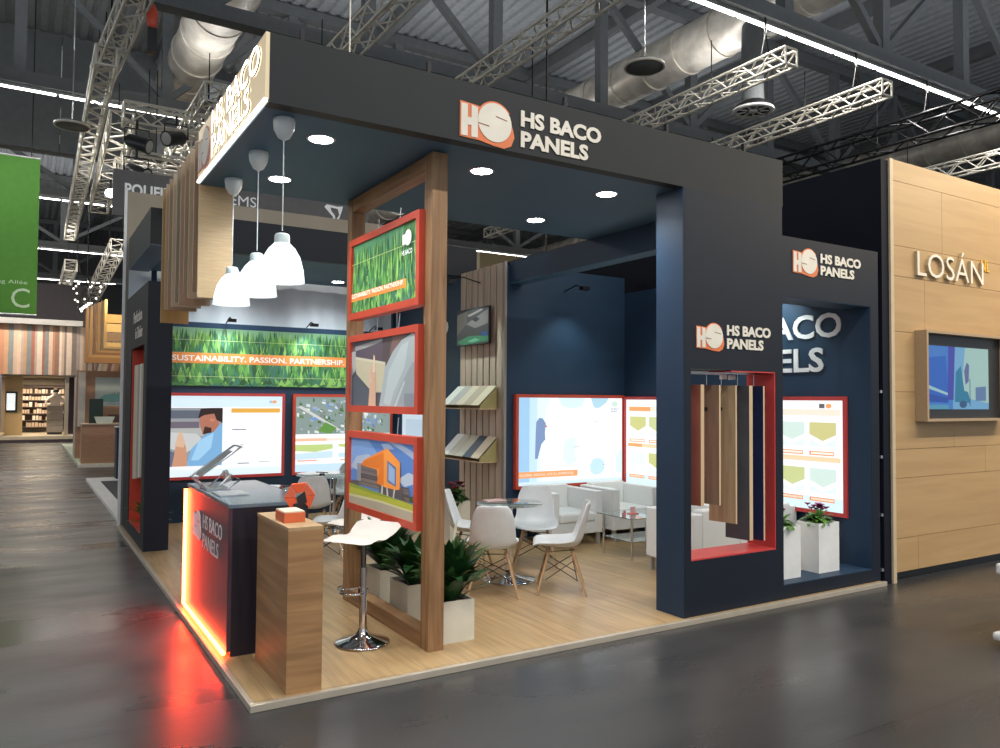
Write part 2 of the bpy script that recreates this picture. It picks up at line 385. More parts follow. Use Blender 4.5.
# chain hoist with red body on the upper left truss, and grey one above the lettering
for (x, y, z, c, lab) in ((.62, 9.6, 7.55, RED, 'chain hoist with red body under the truss at upper left'), (8.05, 9.4, 7.2, STEEL, 'grey chain hoist hanging from the truss above the lettering'), (15.8, 11.6, 7.3, RED, 'small red chain hoist hanging right of the lettering')):
    t = thing('chain_hoist', lab, 'chain hoist', (x, y, z))
    MB().lathe([(0, z+.2), (.06, z+.2), (.085, z+.28), (.085, z+.5), (.04, z+.6), (0, z+.62)], (x, y, 0), 14).build('motor_body', c, t)
    MB().tube([(x, y, z+.6), (x, y, 9.3)], .016, 6).build('chain', BLKM, t)
    MB().box(x-.07, x+.07, y-.07, y+.07, z-.2, z+.2).build('chain_bag', BLKP, t)
# black stage spotlights on the cross trusses
for (x, y, z, a, lab) in ((.98, 14.7, 7.35, .9, 'black stage spotlight pointing left under the cross truss'), (1.80, 14.7, 7.6, -.8, 'black stage spotlight with lit lens right of the other one'), (.98, 14.7, 6.7, .5, 'small black spotlight hanging lowest under the truss')):
    t = thing('stage_spotlight', lab, 'spotlight', (x, y, z))
    d = V((math.sin(a), -.5, -.3)).normalized(); c = V((x, y, z))
    MB().tube([c-d*.24, c-d*.16, c+d*.18, c+d*.3], [.10, .15, .16, .18], 16).build('lamp_housing', BLKP, t)
    MB().tube([c+d*.301, c+d*.31], .14, 16).build('lens', mat('spot_lens', (.3, .29, .26), .2, emit=.15), t)
    MB().tube([c+V((-.25, 0, 0)), c+V((-.25, 0, .3)), c+V((.25, 0, .3)), c+V((.25, 0, 0))], .02, 6).build('yoke', BLKP, t)
    MB().tube([c+V((0, 0, .3)), c+V((0, 0, .5))], .03, 6).build('clamp', BLKP, t)
# bright small flood lamp far left
t = thing('flood_lamp', 'glaring lamp beside the grey banner at left', 'lamp', (.92, 20, 7.37))
MB().box(.75, 1.1, 20.02, 20.15, 7.25, 7.5).build('lamp_housing', BLKM, t)
MB().lathe([(0, 7.26), (.13, 7.3), (.15, 7.38), (.1, 7.48), (0, 7.5)], (.92, 19.95, 0), 12).build('bulb', mat('flood_bulb', (1, .95, .85), .4, emit=30), t)
MB().tube([(.92, 20.1, 7.5), (.92, 20.1, 7.8)], .03, 6).build('bracket', BLKM, t)
# hanging discs
for x, y, z, lab in ((8.24, 6.1, 7.6, 'flat round hanging disc on a thin rod above the lettering'), (-.27, 15.1, 7.6, 'flat round hanging disc at upper left before the grey curtain'), (20.5, 9.5, 8.1, 'flat round hanging disc above the oak wall')):
    t = thing('hanging_disc', lab, 'hanging disc', (x, y, z), 'flat round discs hanging from the roof')
    MB().lathe([(0, z+.1), (.1, z+.1), (.3, z+.07), (.36, z+.02), (.35, z), (0, z-.01)], (x, y, 0)).build('disc', GIRD, t)
    MB().lathe([(.33, z-.012), (.365, z-.012), (.37, z+.01), (.365, z+.03)], (x, y, 0)).build('rim', ALU, t)
    MB().tube([(x, y, z+.1), (x, y, 12.6)], .012, 6).build('rod', ALUP, t)
t = thing('swirl_vent', 'white spoked round air vent at the end of the duct, right of the lettering', 'air vent', (12.6, 7.4, 8.1))
x, y, z = 12.6, 7.4, 8.1
MB().lathe([(.36, z-.02), (.44, z-.02), (.45, z+.03), (.36, z+.03)], (x, y, 0), 32).build('rim', WHITE, t)
MB().lathe([(0, z-.02), (.10, z-.02), (.10, z+.02), (0, z+.02)], (x, y, 0), 24).build('hub', WHITE, t)
for i in range(9):
    a = 2*PI*i/9; MB().bar((x+.15*math.cos(a), y+.15*math.sin(a), z), (x+.38*math.cos(a), y+.38*math.sin(a), z), .035, .02).build('spoke', WHITE, t)
MB().tube([(x, y, z+.02), (x, y+.02, z+.9), (x+.1, y+.1, z+1.5), (x+.35, y+.3, z+2.1), (x+.6, y+.5, z+2.4)], .24, 20).build('feed_pipe', GIRD, t)
MB().lathe([(.40, z+.03), (.38, z+.12), (.27, z+.2)], (x, y, 0), 24).build('collar', BLKM, t)
# four lights standing in for the rows of strip lamps (they hang where the strips hang)
def area(loc, rot, sx, sy, w, col=(1, .97, .93)):
    l = bpy.data.lights.new('area', 'AREA'); l.shape = 'RECTANGLE'; l.size = sx; l.size_y = sy; l.energy = w; l.color = col
    o = bpy.data.objects.new('strip_or_added_light', l); COL.objects.link(o); o.location = loc; o.rotation_euler = rot; return o  # also carries the fill lights added further down
HALLW = 620
area((17, 6.0, 9.05), (0, 0, 0), 16, .2, HALLW)
area((-5, 17.7, 9.05), (0, 0, 0), 16, .2, HALLW)
area((-2, 29.4, 9.05), (0, 0, 0), 14, .2, HALLW)
area((0, 41, 9.05), (0, 0, 0), 14, .2, HALLW)
area((-3, -5.7, 9.05), (0, 0, 0), 20, .2, HALLW*1.3)
area((9, -5.7, 9.05), (0, 0, 0), 12, .2, HALLW*1.5, (1, .93, .82))
area((16, 29.4, 9.05), (0, 0, 0), 14, .2, HALLW)

# ================================================================== THE STAND
t = thing('stand_platform', 'raised oak plank floor of the navy stand with pale metal edge', 'platform', (2.83, 3.3, 0))
MB().box(.03, 5.63, .03, 6.75, .0, .04).build('plank_deck', PLANK, t)
MB().box(0, 5.66, -.005, .03, 0, .04).box(0, .03, .03, 6.75, 0, .04).build('edge_trim', mat('pale_edge_trim', (.55, .48, .38), .35, .3), t, .003)

# --- front canopy
t = thing('front_canopy', 'dark navy canopy with wide fascia and illuminated left side', 'canopy', (2.1, 1.0, 3.29))
MB().box(.058, 4.32, .048, .14, 3.29, 3.68).build('fascia', CHARC, t)
MB().box(.058, 4.32, .14, 2.0, 3.29, 3.36).build('soffit', SOFF, t)
MB().box(4.24, 4.32, .14, 2.0, 3.36, 3.68).box(.12, 4.24, 1.93, 2.0, 3.36, 3.68).build('rear_fascia', NAVY, t)
hs_sign(t, (1.255, .048, 3.33), *FR, .40, .675, .25, .05)
LIT = mat('lit_sign_panel', (.42, .36, .24), .5, emit=.42, ecol=(1, .78, .48))
LITE = mat('lit_sign_letter', (1, .97, .9), .5, emit=4, ecol=(1, .96, .9))
sp = MB().box(.036, .058, .05, 1.97, 3.31, 3.68).build('lit_side_panel', LIT, t)
MB().box(.03, .05, .05, 1.98, 3.292, 3.31).build('glowing_edge', mat('edge_glow', (1, .93, .8), .5, emit=2.5), t)
mb = MB(); lettering(mb, 'HS BACO', (.036, 1.42, 3.505), *LR, 1.28, .16, .004, .008, LITE, .01, mat('letter_brown_side', (.22, .17, .10), .6))  # dark brown sides outline the letters
lettering(mb, 'PANELS', (.036, 1.42, 3.33), *LR, 1.06, .155, .004, .008, LITE, .01, MATS['letter_brown_side'])
mb.build('lit_lettering', None, sp)
hs_mark(t, (.036, 1.93, 3.36), *LR, .42, mat('faded_sign_face', (.75, .66, .55), .5), mat('faded_sign_red', (.6, .16, .1), .5))
for x in (.25, 1.05, 2.1, 3.05, 3.9): MB().box(x-.012, x+.012, .08, .11, 3.68, 3.76).build('hook', BLKM, t)
DLE = mat('downlight_lens', (1, 1, 1), .4, emit=40)
def downlight(x, y, z, label, w=74):
    t = thing('recessed_downlight', label, 'downlight', (x, y, z), 'round downlights in the canopies')
    MB().lathe([(.075, z-.004), (.088, z-.006), (.09, z-.002), (.09, z+.0)], (x, y, 0), 24).build('trim_ring', WHITE, t)
    MB().lathe([(0, z-.005), (.074, z-.005), (.076, z-.001)], (x, y, 0), 24).build('lens', DLE, t)
    l = bpy.data.lights.new('spot', 'SPOT'); l.energy = w; l.spot_size = math.radians(150); l.spot_blend = .9; l.shadow_soft_size = .07; l.color = (.93, .97, 1)
    o = bpy.data.objects.new('downlight_light', l); COL.objects.link(o); o.location = (x, y, z-.03)
for x, y, lab in ((.5, .49, 'round downlight beside the nearest pendant lamp'), (.53, 1.52, 'round downlight right behind the cable of the middle pendant'), (1.69, .53, 'round downlight right of the oak frame top'),
                  (2.83, .53, 'round downlight nearest the tall navy pillar'), (2.86, 1.57, 'round downlight near the rear edge of the canopy')):
    downlight(x, y, 3.29, lab)

# --- tall front pillar with a sample window and the lower display wall to its right
t = thing('front_display_wall', 'tall navy pillar wall with a red lined window and lower wall beside it', 'display wall', (4.4, .2, .04))
y0, y1 = .048, .34
mb = MB()
mb.box(3.185, 3.259, y0, y1, .04, 3.29).box(4.222, 4.31, y0, y1, .04, 3.29).box(3.259, 4.222, y0, y1, .04, .455).box(3.259, 4.222, y0, y1, 1.908, 3.29)
mb.build('tall_pillar', NAVYX, t)
MB().box(3.178, 3.185, y0+.002, y1, .04, 3.29).build('lit_side_skin', NAVY, t)  # thin skin in the brighter navy paints the light on this side
mb = MB(); mb.box(4.31, 5.52, y0, y1, .04, .151).box(5.52, 5.64, y0, y1, .04, 3.05).box(4.31, 5.52, y0, y1, 2.54, 3.05)
mb.build('low_wall', NAVYX, t)
MB().box(5.514, 5.52, y0+.003, y1, .158, 2.534).box(4.31, 5.52, y0+.003, y1, .151, .158).box(4.31, 5.52, y0+.003, y1, 2.534, 2.54).build('lit_opening_skin', NAVY, t)  # added skins in brighter navy, painting the lit inside of the opening
mb = MB(); q = .012
mb.box(3.7, 4.222, y0+.004, y1-.002, 1.908-q, 1.907).box(4.222-q, 4.221, y0+.004, y1-.002, .455, 1.896).box(3.26, 4.21, y0+.004, y1-.002, .456, .455+q)
mb.build('window_lining', CRIM, t)
MB().box(3.262, 3.9, y1-.05, y1-.03, 1.88, 1.907).build('light_rail', WHITE, t)
for x in (3.86, 3.96): MB().box(x, x+.045, y1-.06, y1-.02, 1.845, 1.88).build('clip_lamp', WHITE, t)
hs_sign(t, (3.315, .048, 2.075), *FR, .30, .51, .19, .03)
hs_sign(t, (4.445, .048, 2.76), *FR, .33, .57, .19, .03)
# sample boards hanging in the window
EDGE = mat('raw_board_edge', (.66, .48, .28), .6)
bt = [('terracotta red', 3.40, .036, .855, (.52, .15, .10), .27), ('grey brown oak', 3.60, .018, .85, (.30, .20, .13), .22), ('pale beige oak', 3.785, .016, .69, (.50, .34, .19), .25), ('slate grey', 3.945, .040, .545, (.075, .08, .095), .22), ('dark navy', 4.112, .018, .53, (.010, .018, .075), .16)]
for nm, x, th, zb, c, w in bt:
    t = thing('sample_board', 'hanging %s decor board in the red lined window' % nm, 'sample board', (x+th/2, .20, zb), 'decor boards hanging in the front window')
    mm = mat('decor_'+nm.replace(' ', '_'), c, .5, kind='woodz' if 'oak' in nm else None, c2=tuple(k*.75 for k in c), scale=2)
    mbb = MB(); ya, yb = .085, .085+w; sh = -.035
    P = [(x, ya, z) for z in (zb, 1.79)]+[(x+th, ya, z) for z in (zb, 1.79)]+[(x+sh, yb, z) for z in (zb, 1.79)]+[(x+th+sh, yb, z) for z in (zb, 1.79)]
    mbb.add(P, [(4, 0, 1, 5), (2, 6, 7, 3)], mm); mbb.add(P, [(0, 2, 3, 1), (6, 4, 5, 7), (1, 3, 7, 5), (0, 4, 6, 2)], EDGE)
    mbb.build('board', None, t)
    yc = ya+w*.55; xc = x+sh*.55
    MB().tube([(xc-.004, yc, 1.60), (xc+.012, yc, 1.60)], .017, 12).build('grommet', BLKM, t)
    MB().tube([(xc+th/2, yc, 1.79), (xc+th/2, yc, 1.89)], .003, 6).build('hanging_wire', STEEL, t)
MB().box(3.30, 4.20, .20, .212, 1.885, 1.895).build('hanging_rod', STEEL, bpy.data.objects['front_display_wall'])

# --- right hand side of the stand
struct('wall_right_stand', MB().box(5.56, 5.64, .34, 3.5, .04, 3.05), NAVY)
mb = MB(); mb.box(3.76, 5.56, 3.5, 3.58, .04, 3.25).box(3.76, 3.83, 3.58, 6.62, .04, 3.25)
struct('wall_cabin', mb, NAVY)
t = thing('roof_beam', 'navy beam running back under the canopy from the tall pillar', 'beam', (3.89, 1.9, 3.03))
MB().box(3.80, 3.98, .34, 3.5, 3.036, 3.288).build('beam_body', NAVY, t); MB().box(3.80, 3.98, .34, 3.5, 3.03, 3.036).build('lit_underside', SOFF, t)  # bottom sheet in the lighter navy paints the lit underside
t = thing('wall_lettering', 'large white company letters on the navy wall behind the right window', 'lettering', (5.55, 1.2, 1.95))
mb = MB(); lettering(mb, 'HS BACO', (5.558, 1.90, 2.285), *LR, 1.54, .24, 0, .012, mat('white_letter', (.9, .9, .9), .5), .02)
mb.build('lettering', None, t)
mb = MB(); lettering(mb, 'PANELS', (5.558, 1.85, 1.955), *LR, 1.29, .24, 0, .012, MATS['white_letter'], .02)
mb.build('lettering', None, t)
t = thing('wall_lettering', 'large white letters on navy wall left of the slats, mostly behind the oak frame', 'lettering', (3.755, 5.6, 2.1))
mb = MB(); lettering(mb, 'HS BACO', (3.758, 6.3, 2.53), *LR, 1.34, .2, 0, .012, MATS['white_letter'], .02)
mb.build('lettering', None, t); mb = MB(); lettering(mb, 'PANELS', (3.758, 6.3, 2.25), *LR, 1.1, .2, 0, .012, MATS['white_letter'], .02); mb.build('lettering', None, t)

# --- lit display boxes
def lightbox(name, label, cat, o, r, u, w, h, depth, art, frame=None, E=1.0, border=.038, grp=None, bg=(.96, .98, 1)):
    """o = lower left corner of the front face; box goes back by depth"""
    o = V(o); R = V(r); U = V(u); n = R.cross(U)
    t = thing(name, label, cat, o+R*(w/2)-n*depth/2, grp)
    fm = frame or CRIM; b = border; mb = MB()
    for (a0, b0, a1, b1) in ((0, 0, w, b), (0, h-b, w, h), (0, b, b, h-b), (w-b, b, w, h-b)):
        mb.poly(o, r, u, [(a0, b0), (a1, b0), (a1, b1), (a0, b1)], -depth, depth, fm)
    mb.poly(o, r, u, [(b, b), (w-b, b), (w-b, h-b), (b, h-b)], -depth, depth*.2, fm)
    mb.build('frame', None, t)
    mb = MB(); iw = w-2*b; ih = h-2*b; oo = o+R*b+U*b
    mb.poly(oo, r, u, [(0, 0), (iw, 0), (iw, ih), (0, ih)], -.012, .002, ink(bg, E))
    for i, s in enumerate(art):
        if s[0] == 'T': lettering(mb, s[1], oo+R*(s[3]*iw)+U*(s[4]*ih), r, u, s[5]*iw, s[6]*ih, -.0095+.0004*i if i < 12 else -.005, 0, ink(s[2], E*.8), .01)
        else: mb.poly(oo, r, u, [(a*iw, c*ih) for a, c in s[1]], -.0098+min(.0004*i, .008) if len(art) < 60 else -.0098+.009*i/len(art), 0, ink(s[0], E))
    mb.build('printed_panel', None, t)
    return t
def rc(a, b, c, d): return [(a, b), (c, b), (c, d), (a, d)]
WK = 1.
def forest(n, seed, lo=0., hi=1.):
    random.seed(seed); out = []
    cs = [(.03, .10, .04), (.05, .17, .06), (.08, .26, .07), (.16, .40, .09), (.30, .55, .14), (.06, .20, .14)]
    for row in range(9):
        b = 1.0-row*.125
        for i in range(n//9):
            x = random.random(); h = random.uniform(.18, .34); w = random.uniform(.005, .014)*(1+row*.12)*WK
            c = random.choice(cs)
            zb = b-.3+random.uniform(-.05, .05); zt = min(1, zb+h)
            zb = max(0, zb)
            if zt <= zb: continue
            x0 = max(0, x-w); x1 = min(1, x+w)
            out.append((c, [(x0, zb), (x1, zb), (min(1, max(0, x)), zt)]))
    return out
ORG = (.92, .56, .30)
# right wall: product sheets
def product_sheet(cols, x0=.05, step=.235):
    a = [((.80, .92, .97), rc(0, 0, 1, .12)), ((.93, .88, .8), rc(.03, .86, .98, .92)), (ORG, rc(.04, .865, .3, .915)), ((.98, .80, .62), rc(.02, .44, .98, .485)), (ORG, rc(.03, .445, .2, .48))]
    gs = [(.74, .74, .42), (.74, .78, .50), (.78, .88, .84), (.76, .74, .46), (.84, .92, .80), (.86, .92, .95)]
    k = 0
    for rw, zt in ((0, .80), (1, .38)):
        for i in range(cols):
            xa = x0+i*step; g = gs[(k+rw) % 6]; k += 1
            a.append((g, [(xa, zt), (xa, zt-.11), (xa+step*.42, zt-.17), (xa+step*.84, zt-.11), (xa+step*.84, zt)]))
            a.append(((.86, .92, .93), [(xa, zt-.15), (xa+step*.42, zt-.21), (xa+step*.84, zt-.15), (xa+step*.84, zt-.22), (xa, zt-.22)]))
            a.append(((.85, .42, .15), rc(xa, zt-.30, xa+step*.78, zt-.265)))
            a.append(((1, .93, .85), rc(xa+.01, zt-.292, xa+step*.76, zt-.272)))
    return a
lightbox('lit_display_panel', 'lit product sheet in red frame beside the navy planters at the right window', 'light box', (5.49, 1.84, .585), *LR, 1.56, 1.13, .06, product_sheet(4)+[((.3, .3, .3), rc(.83, .93, .87, .97)), (ORG, circ(.90, .95, .022, 12))], E=1.0)
lightbox('lit_display_panel', 'lit product sheet in red frame at the inner corner right of the map', 'light box', (5.49, 3.43, .585), *LR, 1.56, 1.13, .06, product_sheet(4), E=1.0)
# the map
mp = [((.55, .74, .90), rc(0, 0, .10, 1)), ((.72, .86, .95), rc(.10, 0, .17, 1)), ((.85, .94, .98), [(.17, 0), (.22, 0), (.2, .4), (.26, .9), (.3, 1), (.17, 1)]),
      ((.40, .50, .68), [(.15, .30), (.155, .6), (.16, .72), (.19, .77), (.22, .76), (.25, .70), (.24, .6), (.245, .52), (.21, .47), (.19, .38), (.175, .3)]),
      ((.62, .80, .88), [(.68, 1), (.86, 1), (.84, .95), (.80, .91), (.76, .88), (.72, .88), (.70, .92)]), ((.80, .93, .94), [(.36, 1), (.62, 1), (.6, .9), (.5, .87), (.4, .9)]),
      ((.84, .95, .94), [(.4, .3), (.42, .5), (.5, .55), (.55, .5), (.53, .35), (.55, .25), (.46, .2)]), ((.70, .85, .93), [(.68, .12), (.67, .2), (.70, .27), (.76, .29), (.81, .25), (.82, .15), (.78, .09), (.72, .08)]),
      ((.80, .92, .95), [(.94, .1), (.93, .3), (1, .4), (1, .08)]), ((.78, .88, .92), rc(0, 0, 1, .04)),
      (ORG, rc(0, .085, .55, .155)), ('T', 'GLOBAL REACH, LOCAL EXPERTISE', (1, .95, .9), .01, .10, .5, .035), ((.85, .3, .15), rc(.245, .66, .26, .68)), ((.5, .35, .3), rc(.5, .42, .58, .425)), ((.5, .35, .3), rc(.7, .72, .75, .725)), ((.5, .35, .3), rc(.8, .2, .86, .205)),
      ((.75, .85, .8), circ(.92, .93, .035, 14)), ('T', 'HS BACO', (.2, .3, .4), .88, .86, .09, .02), ('T', 'PANELS', (.2, .3, .4), .88, .83, .07, .02)]
lightbox('lit_map_panel', 'lit world map panel in a red frame on the navy cabin wall', 'light box', (3.865, 3.44, .615), *FR, 1.65, 1.115, .06, mp, RED, E=1.0)

# --- slatted panel with screen and sample racks on the cabin's left wall
t = thing('slatted_panel', 'tall panel of greyed vertical wood slats on the side of the cabin', 'slat panel', (3.74, 4.05, .04))
MB().box(3.748, 3.759, 3.50, 4.60, .04, 3.29).build('backing_board', BLKM, t)
for i in range(7):
    a = 3.56+i*.149; MB().box(3.734, 3.748, a+.0, a+.122, .05, 3.285).build('slat', ASH, t, .002)
MB().box(3.728, 3.759, 3.49, 3.54, .04, 3.29).build('corner_board', mat('grey_board', (.33, .29, .25), .55, kind='woodz'), t)
t = thing('wall_screen', 'flat black screen showing a dim hall picture, on the slatted panel', 'screen', (3.68, 4.13, 2.34))
MB().box(3.655, 3.69, 3.73, 4.53, 2.335, 2.79).build('casing', BLKP, t, .003)
MB().box(3.69, 3.72, 3.95, 4.3, 2.45, 2.65).build('wall_bracket', BLKM, t)
mb = MB(); O = (3.655, 4.52, 2.345)
scr = [((.17, .17, .17), rc(0, 0, 1, 1)), ((.26, .25, .23), [(0, .3), (.3, .6), (.35, 1), (0, .95)]), ((.08, .08, .09), [(0, .9), (.4, 1), (0, 1)]), ((.34, .33, .32), [(.3, .6), (1, .95), (1, .55), (.6, .45)]), ((.12, .12, .13), [(.5, .7), (.62, .78), (.74, .7), (.62, .62)]), ((.16, .35, .24), [(0, .1), (.4, .25), (1, .2), (1, .05), (.2, .0)]), ((.3, .55, .42), [(.35, .1), (.6, .17), (.75, .1), (.5, .05)]), ((.12, .2, .38), rc(.8, .2, .98, .32)), ((.45, .44, .42), [(.35, .85), (.8, .98), (.85, .94), (.4, .8)])]
for i, (c, pts) in enumerate(scr): mb.poly(O, *LR, [(a*.78, b*.43) for a, b in pts], .001+.0004*i, 0, ink(c, .8))
mb.build('picture', None, t)
def rack(z0, z1, cols, label):
    t = thing('sample_rack', label, 'sample rack', (3.6, 4.1, z0))
    ya, yb = 3.60, 4.585
    MB().box(3.70, 3.72, ya, yb, z0, z1).build('back_plate', EDGE, t)
    for y in (ya, yb-.012): 
        P = [(3.71, y, z1), (3.71, y, z0), (3.47, y, z0), (3.47, y, z0+.03)]
        MB().add([V(p)+V((0, d, 0)) for d in (0, .012) for p in P], [(0, 1, 2, 3), (7, 6, 5, 4), (0, 3, 7, 4), (2, 1, 5, 6), (3, 2, 6, 7), (1, 0, 4, 5)]).build('side_cheek', mat('olive_mdf', (.42, .36, .14), .6), t)
    MB().box(3.46, 3.71, ya, yb, z0-.012, z0).build('bottom_plate', EDGE, t)
    w = (yb-ya-.03)/len(cols)
    for i, c in enumerate(cols):
        y = yb-.015-w*(i+1)
        a = V((3.705, 0, z1+.01)); b = V((3.46, 0, z0+.035)); n = V((-.7, 0, .7))*.008
        P = [V((q.x, yy, q.z)) for q in (a, b, b+n, a+n) for yy in (y+.003, y+w-.003)]
        MB().add(P, [(0, 1, 3, 2), (4, 5, 7, 6), (0, 2, 4, 6), (1, 7, 5, 3), (6, 7, 1, 0), (2, 3, 5, 4)], mat('decor_%d%d%d' % tuple(int(k*99) for k in c), c, .45, kind='woodz')).build('decor_sample', None, t)
rack(1.56, 1.815, [(.80, .82, .74), (.52, .50, .45), (.74, .66, .50), (.56, .48, .34), (.78, .70, .50)], 'upper sloping rack with pale wood decor samples on slat panel')
rack(.94, 1.21, [(.80, .84, .80), (.62, .58, .46), (.68, .66, .52), (.06, .085, .13), (.76, .66, .46)], 'lower sloping rack with one dark decor sample on slat panel')

# --- back wall and back canopy
struct('wall_back_stand', MB().box(.30, 3.76, 6.6, 6.7, .04, 2.66), NAVY)
t = thing('rear_canopy', 'navy canopy over the back of the stand', 'canopy', (2.0, 5.7, 3.29))
MB().box(.30, 4.06, 4.74, 4.82, 3.29, 3.67).build('fascia', NAVYX, t)
MB().box(.30, 4.06, 4.82, 6.60, 3.29, 3.35).build('soffit', SOFF, t)
MB().box(.06, .30, 4.74, 6.72, 3.297, 3.69).build('side_fascia', CHARC, t)
MB().box(.062, .30, 4.745, 6.72, 3.29, 3.297).build('lit_underside', mat('blue_lit_underside', (.16, .22, .33), .5), t)  # paler blue sheet, the light on the beam's underside put into colour
MB().box(3.96, 4.06, 4.82, 6.60, 3.35, 3.67).build('right_fascia', NAVYX, t)
for x in (.35, 3.7): MB().box(x-.03, x+.03, 6.60, 6.66, 2.66, 3.35).build('stay', NAVY, t)
downlight(2.65, 6.17, 3.29, 'round downlight under the rear canopy left of the oak frame')
downlight(1.3, 6.17, 3.29, 'round downlight under the rear canopy behind the pendants')
# forest banner
t = thing('forest_banner', 'long forest photograph with an orange slogan band on the back wall', 'banner', (2.05, 6.58, 1.82))
mb = MB(); o = V((.5, 6.588, 1.822)); W = 3.2; H = .765
MB().box(.5, 3.7, 6.588, 6.599, 1.822, 2.587).build('board', NAVY, t)
mb.poly(o, *FR, rc(0, 0, W, H), .0005, 0, ink((.10, .27, .08)))
mb.poly(o, *FR, [(0, H*.4), (W, H*.4), (W, H), (0, H)], .0007, 0, ink((.20, .38, .22)))
for i, (c, pts) in enumerate(forest(2200, 3)): mb.poly(o, *FR, [(a*W, b*H) for a, b in pts], .0008+.003*i/2200, 0, ink(c))
mb.poly(o, *FR, rc(0, .295, W-.06, .435), .006, 0, ink((.85, .30, .07)))
mb.poly(o, *FR, rc(0, .60, W, .604), .006, 0, ink((.75, .8, .4))); mb.poly(o, *FR, rc(0, .12, W, .124), .006, 0, ink((.75, .8, .4)))
lettering(mb, 'SUSTAINABILITY. PASSION. PARTNERSHIP.', o+V((.08, 0, .325)), *FR, 2.33, .075, .007, 0, ink((.92, .92, .9)), .02)
mb.build('printed_sheet', None, t)
def armlamp(o, d, aim, w, label, lit=True):
    t = thing('arm_spotlight', label, 'spotlight', o, 'small spotlights on arms lighting the walls')
    o = V(o); d = V(d); e = o+d
    MB().tube([o, o+d*.6+V((0, 0, .05)), e], .008, 6).build('arm', BLKM, t)
    MB().box(e.x-.05, e.x+.05, e.y-.035, e.y+.035, e.z-.03, e.z+.01).build('lamp_head', BLKM, t)
    l = bpy.data.lights.new('spot', 'SPOT'); l.energy = w; l.spot_size = math.radians(95); l.spot_blend = .7; l.shadow_soft_size = .04; l.color = (.85, 1, .97)
    ob = bpy.data.objects.new('arm_spot_light', l); COL.objects.link(ob); q = e+V((0, 0, -.045)); ob.location = q
    ob.rotation_euler = (V(aim)-q).to_track_quat('-Z', 'Y').to_euler()
for x, s in ((1.25, 'left'), (2.35, 'right'), (3.3, 'far right')): armlamp((x, 6.6, 2.665), (0, -.35, .02), (x, 6.6, 2.0), 26, 'small %s arm spotlight above the forest banner' % s)
armlamp((5.56, 1.15, 2.95), (-.35, 0, .0), (5.56, 1.1, 2.2), 55, 'arm spotlight above the large wall letters')
armlamp((5.56, 2.4, 2.95), (-.35, 0, .0), (5.56, 2.4, 1.9), 22, 'arm spotlight over the inner corner of the right wall')
armlamp((3.72, 4.05, 3.1), (-.4, 0, .0), (3.7, 4.05, 1.6), 60, 'arm spotlight above the slatted panel')
armlamp((4.6, 3.5, 3.0), (0, -.4, .0), (4.6, 3.4, 1.5), 26, 'arm spotlight above the map panel')

# lightboxes on the back wall
b1 = [((.80, .90, .96), rc(0, .86, 1, 1)), ((.86, .94, .98), rc(0, 0, 1, .09)),
      ((.50, .52, .54), rc(0, .13, .49, .85)), ((.28, .31, .36), rc(0, .72, .49, .82)), ((.34, .31, .36), rc(0, .6, .3, .68)), ((.62, .63, .62), rc(0, .50, .34, .60)), ((.72, .74, .74), [(0, .38), (0, .56), (.28, .53), (.36, .42), (.2, .3)]),
      ((.30, .34, .42), [(0, .13), (0, .36), (.12, .30), (.1, .13)]), ((.40, .62, .82), [(.20, .13), (.24, .34), (.34, .5), (.42, .58), (.49, .66), (.49, .13)]), ((.55, .76, .92), [(.24, .2), (.3, .44), (.42, .54), (.40, .35), (.3, .2)]),
      ((.62, .36, .28), [(.33, .52), (.31, .62), (.30, .7), (.33, .80), (.40, .82), (.46, .74), (.46, .63), (.42, .55)]), ((.12, .08, .08), [(.29, .72), (.31, .84), (.40, .85), (.49, .85), (.49, .66), (.44, .70), (.42, .78), (.34, .76)]), ((.17, .10, .08), [(.33, .52), (.345, .62), (.40, .6), (.40, .54)]), ((.72, .42, .33), circ(.405, .70, .022, 10)),
      ((.74, .50, .38), [(.09, .13), (.11, .3), (.12, .42), (.15, .52), (.17, .5), (.2, .36), (.21, .13)]), ((.80, .64, .52), [(.11, .38), (.14, .55), (.16, .56), (.19, .44), (.18, .36)]),
      ((.86, .60, .20), rc(.56, .79, .98, .845)), ('T', 'THE ROUTE BY QUALITY', (1, .9, .7), .57, .80, .39, .032), ((.25, .25, .3), rc(.57, .57, .69, .58)), ((.6, .6, .6), rc(.82, .585, .94, .59)), ((.4, .4, .4), rc(.64, .36, .67, .365)), ((.4, .4, .4), rc(.64, .38, .67, .385)), ((.4, .4, .4), rc(.64, .34, .67, .345)), ((.3, .3, .3), rc(.62, .14, .72, .15)), ((.5, .5, .5), rc(.80, .155, .90, .162)),
      (ORG, circ(.93, .93, .02, 12)), ((.6, .7, .75), circ(.90, .93, .018, 12))]
lightbox('lit_display_panel', 'lit panel with a photograph of a worker in blue shirt, red frame on back wall', 'light box', (.42, 6.55, .595), *FR, 1.63, 1.13, .05, b1, E=.95)
random.seed(5)
b2 = [((.45, .52, .50), rc(0, .5, 1, 1))]
for i in range(150):
    x = random.random()*.94; y = .5+random.random()*.45; w = random.uniform(.01, .05); h = random.uniform(.01, .04); c = random.choice([(.75, .80, .82), (.55, .62, .70), (.30, .42, .25), (.22, .35, .2), (.42, .44, .46), (.35, .5, .78), (.85, .87, .85)])
    b2.append((c, [(x, y), (x+w, y-.01), (x+w, min(1, y+h)), (x, min(1, y+h+.008))]))
